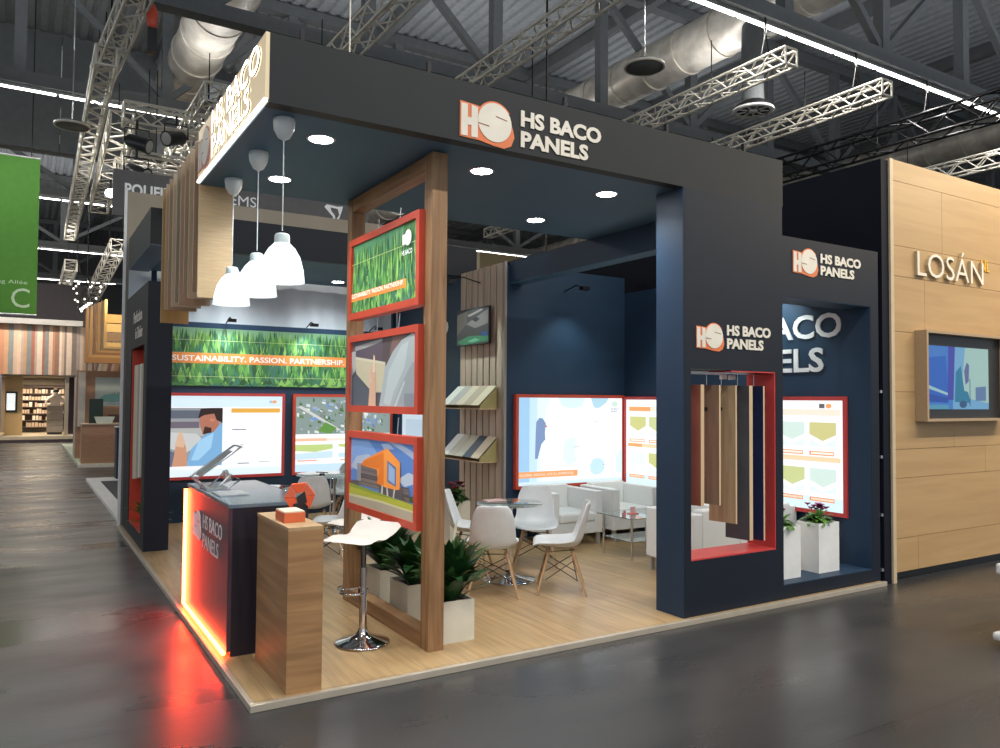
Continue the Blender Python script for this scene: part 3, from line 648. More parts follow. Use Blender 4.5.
b2 += [((.75, .76, .74), [(.02, .86), (.05, .88), (.46, .56), (.44, .54)]), ((.30, .50, .20), [(.22, .54), (.3, .66), (.42, .58), (.36, .5)]), ((.35, .55, .15), rc(.75, .9, 1, .99)), ((.97, .75, .62), rc(0, .405, .32, .445)), ((.99, .88, .82), rc(.32, .405, .76, .445)), ((.98, .99, 1), rc(0, 0, 1, .4)), ((.97, .70, .55), rc(0, .41, .3, .44)),
       ((.70, .80, .45), [(0, .36), (.38, .36), (.38, .3), (.2, .26), (0, .28)]), ((.75, .88, .95), [(0, .24), (.38, .27), (.38, .18), (0, .16)]), ((.72, .80, .40), [(.44, .36), (.82, .36), (.82, .26), (.65, .28), (.44, .33)]), ((.75, .88, .95), rc(.44, .18, .82, .24)), ((.90, .55, .45), rc(.02, .14, .22, .155)), ((.90, .55, .45), rc(.46, .14, .66, .155)), ((.75, .88, .96), rc(0, 0, 1, .10))]
b2 += [((.30, .48, .16), [(.78, .36), (.98, .36), (.98, .2), (.78, .3)])]
lightbox('lit_display_panel', 'lit panel with an aerial town photograph, red frame on back wall', 'light box', (2.165, 6.55, .595), *FR, 1.50, 1.13, .05, b2, RED, E=.95)
lightbox('lit_display_panel', 'pale lit panel on the side wall, glimpsed right of the lower pictures', 'light box', (3.715, 6.35, .60), *LR, 1.3, 1.12, .04, [((.80, .88, .94), rc(0, 0, 1, 1)), ((.7, .8, .88), rc(.1, .2, .9, .7))], NAVY, E=.75, border=.02)

# --- left display wall
t = thing('side_display_wall', 'navy end wall at the left edge with a red lined window of boards', 'display wall', (.18, 5.7, .04))
mb = MB(); mb.box(.06, .30, 4.73, 4.98, .04, 2.9).box(.06, .30, 6.12, 6.72, .04, 2.9).box(.06, .30, 4.98, 6.12, .04, .18).box(.06, .30, 4.98, 6.12, 2.24, 2.9)
mb.build('wall_panel', NAVYX, t)
MB().box(.052, .060, 4.735, 4.98, .04, 2.9).box(.052, .06, 6.12, 6.72, .04, 2.9).box(.052, .06, 4.98, 6.12, .04, .18).box(.052, .06, 4.98, 6.12, 2.24, 2.9).build('grey_outer_face', CHARC, t)
MB().box(.062, .30, 4.981, 6.119, .18, .192).box(.062, .3, 6.107, 6.119, .192, 2.24).box(.062, .3, 4.981, 4.993, .192, 2.24).box(.275, .30, 4.993, 6.107, .192, 2.24).build('window_lining', RED, t)
mb = MB(); lettering(mb, 'Perfection', (.052, 5.95, 2.53), *LR, .75, .14, .001, .003, CREAM, .01); lettering(mb, 'in Timber', (.052, 5.75, 2.34), *LR, .62, .13, .001, .003, CREAM, .01)
mb.build('lettering', None, t)
for i, c in enumerate([(.80, .70, .52), (.55, .50, .38), (.85, .80, .68), (.45, .42, .32), (.80, .66, .46), (.7, .64, .5)]):
    y = 5.03+i*.165
    one('sample_board', MB().box(.075, .09, y, y+.135, .80-.02*i, 2.04), mat('strip_decor_%d' % i, c, .5, kind='woodz'), 'upright decor board in the window of the left navy wall', 'sample board', 'decor boards in the left window')
def leafblade(mb, base, d, L, w, m, droop=.5, n=5):
    base = V(base); d = V(d).normalized(); sd = d.cross(V((0, 0, 1)))
    sd = sd.normalized() if sd.length > .01 else V((1, 0, 0))
    pts = []; p = base.copy(); dd = d.copy()
    for i in range(n+1):
        t_ = i/n; ww = w*math.sin(PI*min(.98, .08+t_*.92))**.8*(.5 if i in (0,) else 1)
        if i == n: ww = .001
        pts += [p-sd*ww/2+V((0, 0, ww*.12)), p, p+sd*ww/2+V((0, 0, ww*.12))]
        dd = (dd+V((0, 0, -droop/n))).normalized(); p = p+dd*(L/n)
    fs = []
    for i in range(n): k = i*3; fs += [(k, k+1, k+4, k+3), (k+1, k+2, k+5, k+4)]
    mb.add(pts, fs, m, True)
def foliage(c, n, L, w, seed, spread=.5, m1=None, m2=None, droop=.9):
    random.seed(seed); mb = MB(); c = V(c)
    for i in range(n):
        a = random.random()*2*PI; r = random.random()**.7; el = random.uniform(.5, 1.5)
        d = V((math.cos(a)*spread*(.3+r), math.sin(a)*spread*(.3+r), el))
        leafblade(mb, c+V((math.cos(a), math.sin(a), 0))*r*.06+V((0, 0, random.random()*L*.45)), d, L*random.uniform(.6, 1.1), w*random.uniform(.7, 1.2), (m2 if random.random() < .25 else m1) or LEAF, droop*random.uniform(.6, 1.3))
    return mb
t = thing('potted_plant', 'small green plant on the red sill of the left wall window', 'plant', (.16, 5.2, .192))
MB().lathe([(0, .193), (.05, .193), (.065, .26), (.055, .26), (0, .25)], (.16, 5.2, 0), 14).build('pot', RED, t)
foliage((.16, 5.2, .25), 60, .24, .05, 4, .6, LEAF2, LEAF).build('foliage', None, t)

# --- hanging wood boards, one behind the other
BW = [(.56, .40, .22), (.34, .22, .13), (.50, .37, .24), (.38, .27, .16), (.44, .29, .19), (.30, .24, .16), (.52, .40, .27), (.37, .25, .15), (.46, .33, .20), (.40, .23, .07)]
ZB = [2.43, 2.50, 2.47, 2.52, 2.46, 2.50, 2.48, 2.47, 2.49, 2.385]
for i in range(10):
    y = 2.04+i*.205; c = BW[i]
    lab = 'pale front board of the row hanging behind the canopy edge' if i == 0 else ('rearmost and lowest brown board in the hanging row at left' if i == 9 else 'tall wood decor board hanging edge to edge behind the canopy at left')
    m = mat('hang_decor_%d' % i, c, .5, kind='woodx' if i == 0 else 'woodz', c2=tuple(k*.85 for k in c))
    mb = MB(); z = ZB[i]; P = [(a_, b_, c_) for c_ in (z, 3.69) for b_ in (y, y+.024) for a_ in (.06, .315)]
    mb.add(P, [(0, 1, 5, 4), (2, 6, 7, 3), (0, 2, 3, 1), (4, 5, 7, 6)], m); mb.add(P, [(0, 4, 6, 2), (1, 3, 7, 5)], mat('pale_board_edge', (.62, .50, .36), .6))
    tag(mb.build('hanging_board', None), lab, 'hanging board', 'wood boards hanging in a row behind the canopy' if 0 < i < 9 else None)
one('hanging_rail', MB().box(.18, .24, 2.0, 4.74, 3.69, 3.72), BLKM, 'black rail above the row of hanging wood boards', 'rail')
# --- pendants
def pendant(x, y, zb, label):
    t = thing('pendant_lamp', label, 'pendant lamp', (x, y, zb), 'white pendant lamps over the counter')
    z = zb
    MB().lathe([(.062, 3.289), (.064, 3.27), (.058, 3.225), (.035, 3.18), (.008, 3.165), (.003, 3.15)], (x, y, 0)).build('ceiling_cup', WHITEP, t)
    MB().tube([(x, y, 3.16), (x, y, z+.30)], .0035, 6).build('cable', WHITEP, t)
    prof = [(.0, z+.30), (.035, z+.30), (.042, z+.29), (.045, z+.24), (.07, z+.19), (.105, z+.13), (.124, z+.06), (.131, z+.0)]
    SH = mat('opal_shade', (.85, .93, .93), .35, emit=.95, ecol=(.85, .98, 1))
    SC = mat('shade_collar', (.62, .72, .72), .35)
    MB().lathe([(.003, z+.285), (.036, z+.28), (.043, z+.27), (.045, z+.225)], (x, y, 0)).build('collar', SC, t)
    MB().lathe([(.045, z+.225), (.075, z+.195), (.104, z+.145), (.123, z+.075), (.132, z+.0), (.128, z+.0), (.117, z+.07), (.06, z+.195)], (x, y, 0), 28).build('shade', SH, t); shd = bpy.context.scene.collection.objects[-1]
    MB().lathe([(0, z+.03), (.03, z+.05), (.04, z+.08), (.03, z+.12), (0, z+.14)], (x, y, 0), 14).build('bulb', mat('bulb_glow', (1, 1, 1), .4, emit=12), shd)
    l = bpy.data.lights.new('pt', 'SPOT'); l.energy = 14; l.spot_size = math.radians(130); l.spot_blend = .6; l.shadow_soft_size = .1
    o = bpy.data.objects.new('pendant_light', l); COL.objects.link(o); o.location = (x, y, z+.01)
pendant(.205, .27, 2.335, 'nearest and largest looking white pendant lamp over the counter')
pendant(.237, .97, 2.335, 'middle white pendant lamp over the counter')
pendant(.242, 1.71, 2.35, 'farthest white pendant lamp before the hanging boards')

# --- black counter with red neon edge
t = thing('reception_counter', 'black counter with red glowing edge and white company lettering', 'counter', (.32, 1.56, .04))
CB = mat('counter_black_wood', (.020, .014, .022), .4, kind='woodz', c2=(.010, .008, .013), scale=2)
CP = mat('counter_front_wood', (.10, .05, .065), .3, kind='woodz', c2=(.06, .03, .045), scale=2)
CT = mat('counter_top_gloss', (.11, .15, .19), .14, spec=.8)  # black top, its bluish reflection put into the base colour
MB().box(.085, .57, .85, 2.27, .04, .965).build('body', CB, t)
MB().box(.06, .59, .845, 2.29, .965, .99).build('countertop', CT, t, .002)
MB().box(.06, .085, .85, 2.25, .075, .965).build('front_panel', CP, t)
NEON = mat('red_neon', (1, .25, .08), .4, emit=30, ecol=(1, .10, .025))
MB().tube([(.046, 2.262, .95), (.046, 2.262, .066), (.046, .86, .066)], .014, 8).build('neon_tube', NEON, t)
ls = MB(); lettering(ls, 'HS BACO', (.06, 1.64, .735), *LR, .62, .10, .001, .002, mat('white_cut_letter', (.92, .9, .9), .5), .0); lettering(ls, 'PANELS', (.06, 1.64, .60), *LR, .52, .10, .001, .002, MATS['white_cut_letter'], .0)
ls.build('lettering', None, t)
hs_mark(t, (.06, 1.98, .65), *LR, .29, MATS['white_cut_letter'], MATS['white_cut_letter'], ink((.3, .03, .03)))
for x_, y_, lab_ in ((1.2, 1.9, 'thin pale cable rising from the rear of the canopy, left of the lettering'),):
    one('suspension_cable', MB().tube([(x_, y_, 3.68), (x_, y_, 12.6)], .008, 6), ALU, lab_, 'cable')
def area2(loc, to, sx, sy, w, col):
    o = area(loc, (0, 0, 0), sx, sy, w, col); o.name = 'neon_light'; o.rotation_euler = (V(to)-V(loc)).to_track_quat('-Z', 'Y').to_euler(); return o
a = area2((.045, 1.56, .07), (-1, 1.56, .0), 1.35, .02, 85, (1, .03, .015)); a.rotation_euler = (0, math.radians(75), 0)
a.data.size = .03; a.data.size_y = 1.35
a = area2((.045, 2.24, .5), (-1, 2.0, .4), .03, .85, 16, (1, .03, .015)); a.rotation_euler = (PI/2, 0, math.radians(60)); a.data.size = .03; a.data.size_y = .85
for loc, rot, sx, sy, w_ in (((.030, 2.24, .5), (PI/2, 0, PI), .02, .85, 1.6), ((.030, 1.56, .085), (PI, 0, 0), .02, 1.3, 1.0)):
    o_ = area(loc, rot, sx, sy, w_, (1, .03, .015)); o_.name = 'neon_light'
# tilted tablet rack on the counter
t = thing('tablet_easel', 'folding metal tablet rack tilted on the black counter', 'easel', (.16, 1.95, .99))
def seg(a, b, r=.006): return MB().tube([a, b], r, 6)
A, B_ = V((.02, 1.93, 1.075)), V((.33, 1.93, 1.30)); ww = V((0, -.22, 0))
MB().tube([A, B_, B_+ww, A+ww, A], .008, 6).build('tray_frame', STEEL, t)
MB().add([A+(B_-A)*.08+ww*.08, A+(B_-A)*.85+ww*.08, A+(B_-A)*.85+ww*.92, A+(B_-A)*.08+ww*.92], [(0, 1, 2, 3)], mat('tablet_dark', (.10, .11, .12), .3)).build('tablet', None, t)
for w in (V((0, 0, 0)), ww):
    MB().tube([A+w, V((.10, 1.93, .998))+w], .007, 6).build('leg', STEEL, t)
    MB().tube([V((.16, 1.93, .998))+w, V((.26, 1.93, 1.10))+w, V((.33, 1.93, 1.055))+w, V((.24, 1.93, .998))+w], .007, 6).build('support_link', STEEL, t)
MB().box(.09, .26, 1.70, 1.94, .99, .998).build('base_plate', STEEL, t)
one('brochure', MB().box(.10, .30, 1.30, 1.58, .991, .997), mat('brochure_grey', (.34, .36, .38), .25), 'flat grey brochure lying on the black counter', 'brochure')

# --- oak pedestal, box and hexagon sample
t = thing('oak_pedestal', 'narrow oak pedestal at the front corner of the stand', 'pedestal', (.31, .38, .04))
MB().box(.205, .40, .05, .71, .04, .93).build('cabinet', OAKX, t, .002)
MB().box(.203, .402, .048, .712, .93, .948).build('top_board', mat('oak_top', (.52, .36, .19), .4, kind='woody', c2=(.44, .29, .15)), t, .001)
MB().box(.2025, .4025, .046, .05, .04, .93).build('front_board', OAKX2, t)
t = thing('leaflet_box', 'small orange leaflet box with cream top on the oak pedestal', 'box', (.29, .32, .948))
MB().box(.228, .352, .22, .40, .948, 1.005).build('box_body', mat('orange_card', (.72, .15, .05), .5), t, .002)
MB().box(.232, .348, .224, .396, 1.005, 1.012).build('leaflet_pile', mat('cream_paper', (.75, .66, .5), .6), t)
t = thing('hexagon_sample', 'orange hexagonal ring award on a black stem, on the oak pedestal', 'sample stand', (.34, .50, .948))
C0 = V((.405, .50, 1.06)); R_, U_ = V((.93, -.37, 0)), V((0, 0, 1))
mb = MB(); ro, ri = .092, .030
for k in range(5):
    a0 = math.radians(-50+k*58+1); a1 = a0+math.radians(56)
    mb.poly(C0, R_, U_, [(ro*math.cos(a0), ro*math.sin(a0)), (ro*math.cos(a1), ro*math.sin(a1)), (ri*math.cos(a1), ri*math.sin(a1)), (ri*math.cos(a0), ri*math.sin(a0))], -.025, .05, mat('orange_facet_%d' % (k % 2), ((.80, .11, .03), (.72, .14, .06))[k % 2], .4))
mb.build('hexagon_ring', None, t)
MB().poly(C0, R_, U_, [(.0, -.07), (.045, -.03), (.03, .035), (-.02, .0)], -.026, .055, BLKP).build('black_core', None, t)
MB().box(.36, .39, .475, .505, .948, 1.02).build('stem', BLKP, t)
MB().box(.33, .395, .455, .525, .948, .956).build('base', BLKP, t)

# --- oak frame with the hung red pictures
t = thing('picture_stand', 'tall free-standing oak frame holding three red framed pictures', 'picture stand', (1.235, 1.07, .04))
MB().box(1.190, 1.302, .305, .42, .04, 3.285).build('post', OAK, t, .002)
MB().box(1.190, 1.302, 1.76, 1.86, .04, 3.285).build('post', OAK, t, .002)
MB().box(1.193, 1.299, .42, 1.76, .04, .145).build('bottom_rail', OAKY, t, .002)
MB().box(1.193, 1.299, .42, 1.76, 3.18, 3.283).build('top_rail', OAKY, t, .002)
def picture(z0, z1, label, art, E=.12):
    y1, y0 = 1.70, .405; o = V((1.145, y1, z0)); r, u = LR; w = y1-y0; h = z1-z0; n = V((-1, 0, 0))
    t = thing('framed_picture', label, 'picture', (1.17, 1.07, z0))
    b = .05; mb = MB(); dp = .085
    for (a0, b0, a1, b1) in ((0, 0, w, b), (0, h-b, w, h), (0, b, b, h-b), (w-b, b, w, h-b)): mb.poly(o, r, u, rc(a0, b0, a1, b1), -dp, dp, RED)
    mb.poly(o, r, u, rc(b, b, w-b, h-b), -dp, .06, RED)
    mb.build('frame', None, t)
    for yy in (.9, 1.3): MB().tube([(1.225, yy, z1-.01), (1.235, yy, z1+.12)], .004, 5).build('hanging_wire', STEEL, t)
    mb = MB(); iw = w-2*b; ih = h-2*b; oo = o+V(r)*b+V(u)*b
    for i, s in enumerate(art):
        d = -.022+.014*i/len(art)
        if s[0] == 'T': lettering(mb, s[1], oo+V(r)*(s[3]*iw)+V(u)*(s[4]*ih), r, u, s[5]*iw, s[6]*ih, d, 0, ink(s[2], E), .015)
        else: mb.poly(oo, r, u, [(a*iw, c*ih) for a, c in s[1]], d, 0, ink(s[0], E))
    mb.build('print', None, t)
f = [((.05, .16, .05), rc(0, 0, 1, 1)), ((.10, .30, .16), rc(0, .6, .8, 1))]+forest(1500, 9)
f += [((.55, .6, .2), rc(0, .715, 1, .722)), ((.85, .30, .06), rc(.0, .17, .86, .285))]
picture(2.285, 2.92, 'uppermost red framed picture of a green forest with orange slogan', f, .25)
mb_t = bpy.data.objects['framed_picture']
mb = MB()   # slogan and small emblem of the forest picture, slanting with its band
n_ = V((0, -1, 0)); Ru = V((0, -.985, .174)).normalized(); Uu = V((0, .174, .985)).normalized()
lettering(mb, 'SUSTAINABILITY. PASSION. PARTNERSHIP.', (1.149, 1.625, 2.448), (0, -1, 0), (0, 0, 1), .98, .034, 0.004, 0, ink((.95, .93, .88), .2), .02)
lettering(mb, 'HS BACO', (1.149, .68, 2.645), (0, -1, 0), (0, 0, 1), .17, .035, .004, 0, ink((.9, .9, .88), .2), .02)
mb.poly((1.149, .66, 2.70), (0, -1, 0), (0, 0, 1), circ(.08, .06, .055, 16), .004, 0, ink((.88, .85, .78), .2))
mb.poly((1.149, .66, 2.70), (0, -1, 0), (0, 0, 1), rc(-.01, .02, .035, .09), .0045, 0, ink((.88, .85, .78), .2))
mb.build('lettering', None, mb_t)
g = [((.10, .095, .11), rc(0, 0, 1, 1)), ((.40, .39, .37), [(.05, .93), (.5, .99), (.5, .92), (.05, .86)]), ((.12, .09, .11), [(.1, .62), (.6, .7), (.55, .96), (.12, .86)]),
     ((.10, .07, .07), [(.5, .55), (.52, 1), (.85, 1), (.7, .6)]), ((.22, .13, .11), [(.62, .75), (.66, 1), (.85, 1), (.75, .7)]),
     ((.60, .53, .36), [(.05, .77), (.56, .62), (.56, .20), (.36, .20), (.08, .50)]), ((.68, .62, .46), [(.05, .77), (.56, .64), (.56, .60), (.05, .73)]), ((.45, .46, .44), [(0, .85), (.07, .85), (.07, .55), (0, .45)]),
     ((.10, .11, .13), [(0, 0), (0, .42), (.08, .5), (.32, .22), (.32, 0)]), ((.68, .42, .28), [(.30, 0), (.32, .3), (.36, .55), (.38, .74), (.40, .75), (.41, .55), (.42, .3), (.42, 0)]), ((.72, .48, .34), [(.31, .35), (.30, .6), (.33, .6), (.36, .35)]), ((.78, .60, .45), [(.37, .5), (.38, .77), (.40, .74), (.41, .5)]),
     ((.42, .46, .46), [(.48, 0), (.52, .25), (.56, .55), (.68, .78), (.8, .92), (.95, 1), (1, .96), (1, 0)]), ((.52, .57, .56), [(.55, .05), (.62, .5), (.8, .85), (.9, .9), (.85, .55), (.7, .2), (.64, 0)]), ((.33, .36, .37), [(.68, 0), (.8, .3), (.95, .6), (1, .6), (1, 0)]), ((.50, .55, .55), [(.70, 0), (.84, .36), (.86, .34), (.74, 0)]), ((.24, .26, .29), rc(.85, 0, 1, .18)), ((.15, .15, .16), [(0, 0), (.03, 0), (.03, .6), (0, .5)])]
picture(1.56, 2.157, 'middle red framed picture of a hand holding a board', g, .15)
h = [((.10, .22, .52), rc(0, 0, 1, 1)), ((.20, .34, .62), [(0, .5), (0, .95), (.3, .98), (.45, .8), (.25, .6)]), ((.42, .48, .60), [(0, .55), (.1, .72), (.3, .78), (.42, .7), (.35, .6), (.15, .5)]), ((.38, .46, .62), [(.6, 1), (.8, .98), (1, .88), (1, .78), (.8, .9)]), ((.48, .55, .66), [(.75, .5), (.9, .62), (1, .6), (1, .5), (.85, .42)]), ((.33, .42, .6), [(.5, .95), (.62, .98), (.7, .9), (.55, .88)]),
     ((.05, .10, .04), [(.9, .3), (1, .34), (1, .24), (.9, .24)]), ((.12, .10, .10), [(0, .34), (.15, .36), (.15, .28), (0, .28)])]
for i in range(14):      # stacked stone tower of the building
    for (xa, xb, za, zb2) in ((.13, .50, .30, .62), (.80, .92, .22, .42)):
        random.seed(i); zz = za+(zb2-za)*i/14
        h.append((random.choice([(.13, .10, .09), (.22, .17, .14), (.09, .075, .075), (.17, .14, .14)]), rc(xa+(.02 if i % 3 else 0), zz, xb, zz+(zb2-za)/14+.002)))
h += [((.28, .26, .27), rc(.13, .36, .20, .62)), ((.10, .08, .08), rc(.5, .25, .85, .40)), ((.86, .25, .03), [(.20, .60), (.24, .68), (.56, .88), (.62, .90), (.80, .74), (.80, .40), (.62, .36), (.48, .38), (.46, .58)]), ((.72, .18, .02), [(.46, .38), (.50, .60), (.20, .60), (.24, .66), (.56, .84), (.58, .38)]),
      ((.90, .30, .05), [(.57, .36), (.57, .86), (.62, .9), (.80, .74), (.80, .38), (.76, .36)]), ((.12, .16, .30), [(.62, .44), (.62, .74), (.75, .66), (.75, .40)]), ((.30, .42, .62), [(.64, .47), (.64, .70), (.73, .63), (.73, .43)]),
      ((.5, .5, .48), [(.52, .20), (.54, .38), (.56, .38), (.56, .20)]), ((.5, .5, .48), [(.62, .2), (.61, .36), (.63, .36), (.65, .2)]), ((.5, .5, .48), [(.70, .2), (.72, .36), (.74, .36), (.72, .2)]),
      ((.42, .42, .05), [(0, .10), (0, .30), (.4, .27), (1, .22), (1, .08)]), ((.26, .32, .04), [(0, .25), (0, .30), (.4, .27), (.8, .23), (.4, .22)]), ((.60, .55, .30), [(0, .09), (0, .14), (.5, .16), (1, .14), (1, .12), (.5, .13)]), ((.42, .36, .26), [(0, 0), (0, .10), (.5, .13), (1, .12), (1, 0)])]
picture(.80, 1.41, 'lowest red framed picture of an orange modern building', h, .2)

# --- bar stools
def bar_stool():
    t = thing('bar_stool', '', 'bar stool')
    MB().lathe([(0, .002), (.175, .002), (.184, .008), (.175, .014), (.10, .032), (.045, .06), (.03, .09), (.028, .10)], n=32).build('base', CHROME, t)
    MB().tube([(0, 0, .09), (0, 0, .50)], .026, 16).build('column', CHROME, t)
    MB().tube([(0, 0, .50), (0, 0, .70)], .018, 14).build('gas_lift', mat('dark_chrome', (.25, .25, .27), .15, 1.), t)
    ring = [(-.062+.082*math.cos(a), -.03+.082*math.sin(a), .335) for a in [2*PI*i/24 for i in range(25)]]
    fr = MB().tube(ring, .009, 8, cap=False).build('footrest', CHROME, t)
    MB().tube([(0, 0, .31), (0, 0, .36)], .033, 14).build('footrest_collar', CHROME, fr)
    # wavy cushioned seat
    mb = MB(); nu, nv = 14, 8; W, L = .185, .20
    top = []; bot = []
    for i in range(nu+1):
        s = -1+2*i/nu; y = s*L; zz = .715-.018*math.cos(s*PI*.95)+(.05*max(0, s-.35)**1.2*1.6)-(.05*max(0, -s-.45)*1.6)
        wv = W*(1-.10*math.exp(-((s-.25)/.25)**2))
        for j in range(nv+1):
            q = -1+2*j/nv; e = max(abs(q)**6, abs(s)**8)
            top.append((q*wv, y, zz+.012*(1-e))); bot.append((q*wv, y, zz-.020*(1-e)))
    idx = lambda i, j: i*(nv+1)+j
    K = len(top); fs = []
    for i in range(nu):
        for j in range(nv):
            fs.append((idx(i, j), idx(i, j+1), idx(i+1, j+1), idx(i+1, j))); fs.append((K+idx(i, j), K+idx(i+1, j), K+idx(i+1, j+1), K+idx(i, j+1)))
    for i in range(nu): fs.append((idx(i, 0), idx(i+1, 0), K+idx(i+1, 0), K+idx(i, 0))); fs.append((idx(i+1, nv), idx(i, nv), K+idx(i, nv), K+idx(i+1, nv)))
    for j in range(nv): fs.append((idx(0, j+1), idx(0, j), K+idx(0, j), K+idx(0, j+1))); fs.append((idx(nu, j), idx(nu, j+1), K+idx(nu, j+1), K+idx(nu, j)))
    mb.add(top+bot, fs, None, True); seat = mb.build('seat', mat('cream_leather', (.78, .72, .64), .45), t)
    MB().box(-.07, .07, -.07, .07, .688, .698).build('seat_plate', BLKM, seat)
    return t
bs = bar_stool()
b2_ = copy_tree(bs)
place(bs, (.905, .705, .04), math.radians(-58), 'white leather bar stool nearest the viewer, beside the oak pedestal')
for c_ in b2_.children:
    if c_.name.startswith(('seat', 'gas_lift')): c_.location.z -= .13
place(b2_, (1.43, 2.13, .04), math.radians(-70), 'white bar stool behind the oak frame, at the far end of counter')
bs['group'] = b2_['group'] = 'chrome bar stools with wavy seats'

# --- planters
def planter(x0, x1, y0, y1, z1, label, grp, plant=None, z0=.04, seed=1, m=None):
    t = thing('planter', label, 'planter', ((x0+x1)/2, (y0+y1)/2, z0), grp); w = .012
    mb = MB(); mb.box(x0, x1, y0, y0+w, z0, z1).box(x0, x1, y1-w, y1, z0, z1).box(x0, x0+w, y0+w, y1-w, z0, z1).box(x1-w, x1, y0+w, y1-w, z0, z1).box(x0+w, x1-w, y0+w, y1-w, z0, z0+.02)
    bx = mb.build('box', m or mat('pale_planter', (.70, .66, .54), .5), t)
    MB().box(x0+w, x1-w, y0+w, y1-w, z0+.02, z1-.03).build('soil', SOIL, bx)
    c = ((x0+x1)/2, (y0+y1)/2, z1-.03)
    if plant == 'lily':
        foliage(c, 130, .33, .095, seed, .42, LEAF, mat('mid_leaf', (.05, .14, .035), .4), .95).build('foliage', None, t)
        if seed == 1:
            fb = MB(); leafblade(fb, (c[0]+.0, c[1]-.05, c[2]+.42), (.1, -.1, 1), .14, .075, mat('spathe_white', (.75, .73, .55), .5), .2)
            fb.tube([c, (c[0]+.0, c[1]-.05, c[2]+.42)], .004, 5, LEAF2); fb.build('white_flower', None, t)
    if plant == 'leafy':
        foliage(c, 100, .28, .085, seed, .5, LEAF, LEAF2, .9).build('foliage', None, t)
    if plant in ('cyclamen', 'small'):
        k = 1 if plant == 'cyclamen' else .8
        foliage(c, 90, (.17 if k == 1 else .12), (.08 if k == 1 else .055), seed, 1.1, LEAF2 if k < 1 else LEAF, LEAF2, 1.3).build('foliage', None, t)
        random.seed(seed); fb = MB()
        for i in range(14):
            a = random.random()*2*PI; r = random.random()*.10*k+.01; q = V((c[0]+r*math.cos(a), c[1]+r*math.sin(a), c[2]+(.15+random.random()*.07)*k))
            for j in range(5): leafblade(fb, q, (math.cos(j*1.26), math.sin(j*1.26), 1.1), .055*k, .04*k, mat('petal_%s' % plant, (.20, .012, .03) if k == 1 else (.30, .03, .16), .5), .6, 3)
            fb.tube([(c[0], c[1], c[2]), q], .002, 4, LEAF2)
        fb.build('flowers', None, t)
    return t
PG = 'pale box planters with green plants along the oak frame'
planter(1.335, 1.585, .40, .64, .315, 'nearest pale box planter with lush peace lily, right of the oak post', None, 'lily', seed=1)
planter(1.33, 1.57, .92, 1.24, .32, 'second pale box planter behind the oak frame, with dark leaves', PG, 'leafy', seed=2)
planter(1.33, 1.57, 1.43, 1.72, .33, 'third pale box planter behind the oak frame, next to the stool column', PG, 'lily', seed=3)
planter(3.10, 3.36, 3.62, 3.90, .50, 'planter of dark red cyclamen before the slatted panel', None, 'cyclamen', seed=5)
planter(4.93, 5.215, .17, .40, .59, 'white box planter with magenta flowers in the right window', 'planters in the right window', 'small', .152, 6, WHITE)
planter(4.40, 4.685, .17, .40, .60, 'white box planter with flowers, left one in the right window', 'planters in the right window', 'small', .152, 7, WHITE)

# --- shell chairs
def shell_chair():
    t = thing('shell_chair', '', 'chair')
    prof = [(.225, .385, .20), (.20, .402, .212), (.12, .392, .222), (.0, .378, .225), (-.10, .378, .215), (-.16, .395, .20), (-.195, .44, .192), (-.215, .51, .19), (-.232, .59, .185), (-.25, .67, .168), (-.262, .73, .148), (-.268, .762, .118)]
    nv = 12; P = []
    for i, (y, z, w) in enumerate(prof):
        k = i/(len(prof)-1); seatness = max(0, 1-abs(k-.38)/.5)
        for j in range(nv+1):
            q = -1+2*j/nv; e = abs(q)**2.6
            lift = .075*seatness*e; fwd = (.09*max(0, min(1, (k-.35)/.2))*(1-.55*k))*e
            P.append((q*w, y+fwd, z+lift))
    n1 = nv+1; fs = [(i*n1+j, (i+1)*n1+j, (i+1)*n1+j+1, i*n1+j+1) for i in range(len(prof)-1) for j in range(nv)]
    o = MB().add(P, fs, None, True).build('seat_shell', WHITEP, t)
    md = o.modifiers.new('solid', 'SOLIDIFY'); md.thickness = .010; md.offset = 0
    md = o.modifiers.new('sub', 'SUBSURF'); md.levels = 1; md.render_levels = 1
    for sx in (-1, 1):
        for sy in (-1, 1):
            a = V((sx*.115, sy*.10-.01, .345)); b = V((sx*.212, sy*.205-.02, .0))
            MB().tube([a, b], [.015, .009], 8).build('leg', BEECH, t)
    w = MB(); r = .004
    for sx in (-1, 1):
        w.tube([(sx*.10, -.13, .365), (sx*.115, .09, .345)], r, 5); w.tube([(sx*.13, .115, .28), (sx*.175, -.155, .12)], r, 5); w.tube([(sx*.13, -.125, .28), (sx*.175, .12, .12)], r, 5)
    for sy in (-1, 1):
        w.tube([(-.115, sy*.10, .345), (.115, sy*.10, .345)], r, 5); w.tube([(-.13, sy*.115, .28), (.175, sy*.15, .12)], r, 5); w.tube([(.13, sy*.115, .28), (-.175, sy*.15, .12)], r, 5)
    w.build('wire_bracing', BLKM, t)
    return t
ch0 = shell_chair()
CAX, CAY = 1.80, 4.50
CCX, CCY = 1.56, 3.25
def chair(x, y, fx, fy, label, first=[True]):
    o = ch0 if first[0] else copy_tree(ch0); first[0] = False
    place(o, (x, y, .04), math.atan2(fy, fx)-PI/2, label, 'white shell chairs with wooden legs')
chair(2.34, 1.42, .51, .86, 'white shell chair with its back to viewer, in front of the round table')
chair(2.885, 1.225, -.82, .57, 'white shell chair in side view, right of the round table')
chair(3.25, 2.12, -.55, -.83, 'white shell chair behind the round table, before the armchairs')
chair(2.60, 2.25, .80, -.60, 'white shell chair just right of the oak post, left of the round table')
chair(CAX, CAY, .35, .94, 'white shell chair with back to viewer at the rear glass table')
chair(2.62, 5.55, -.5, -.86, 'white shell chair on the far side of the rear glass table')
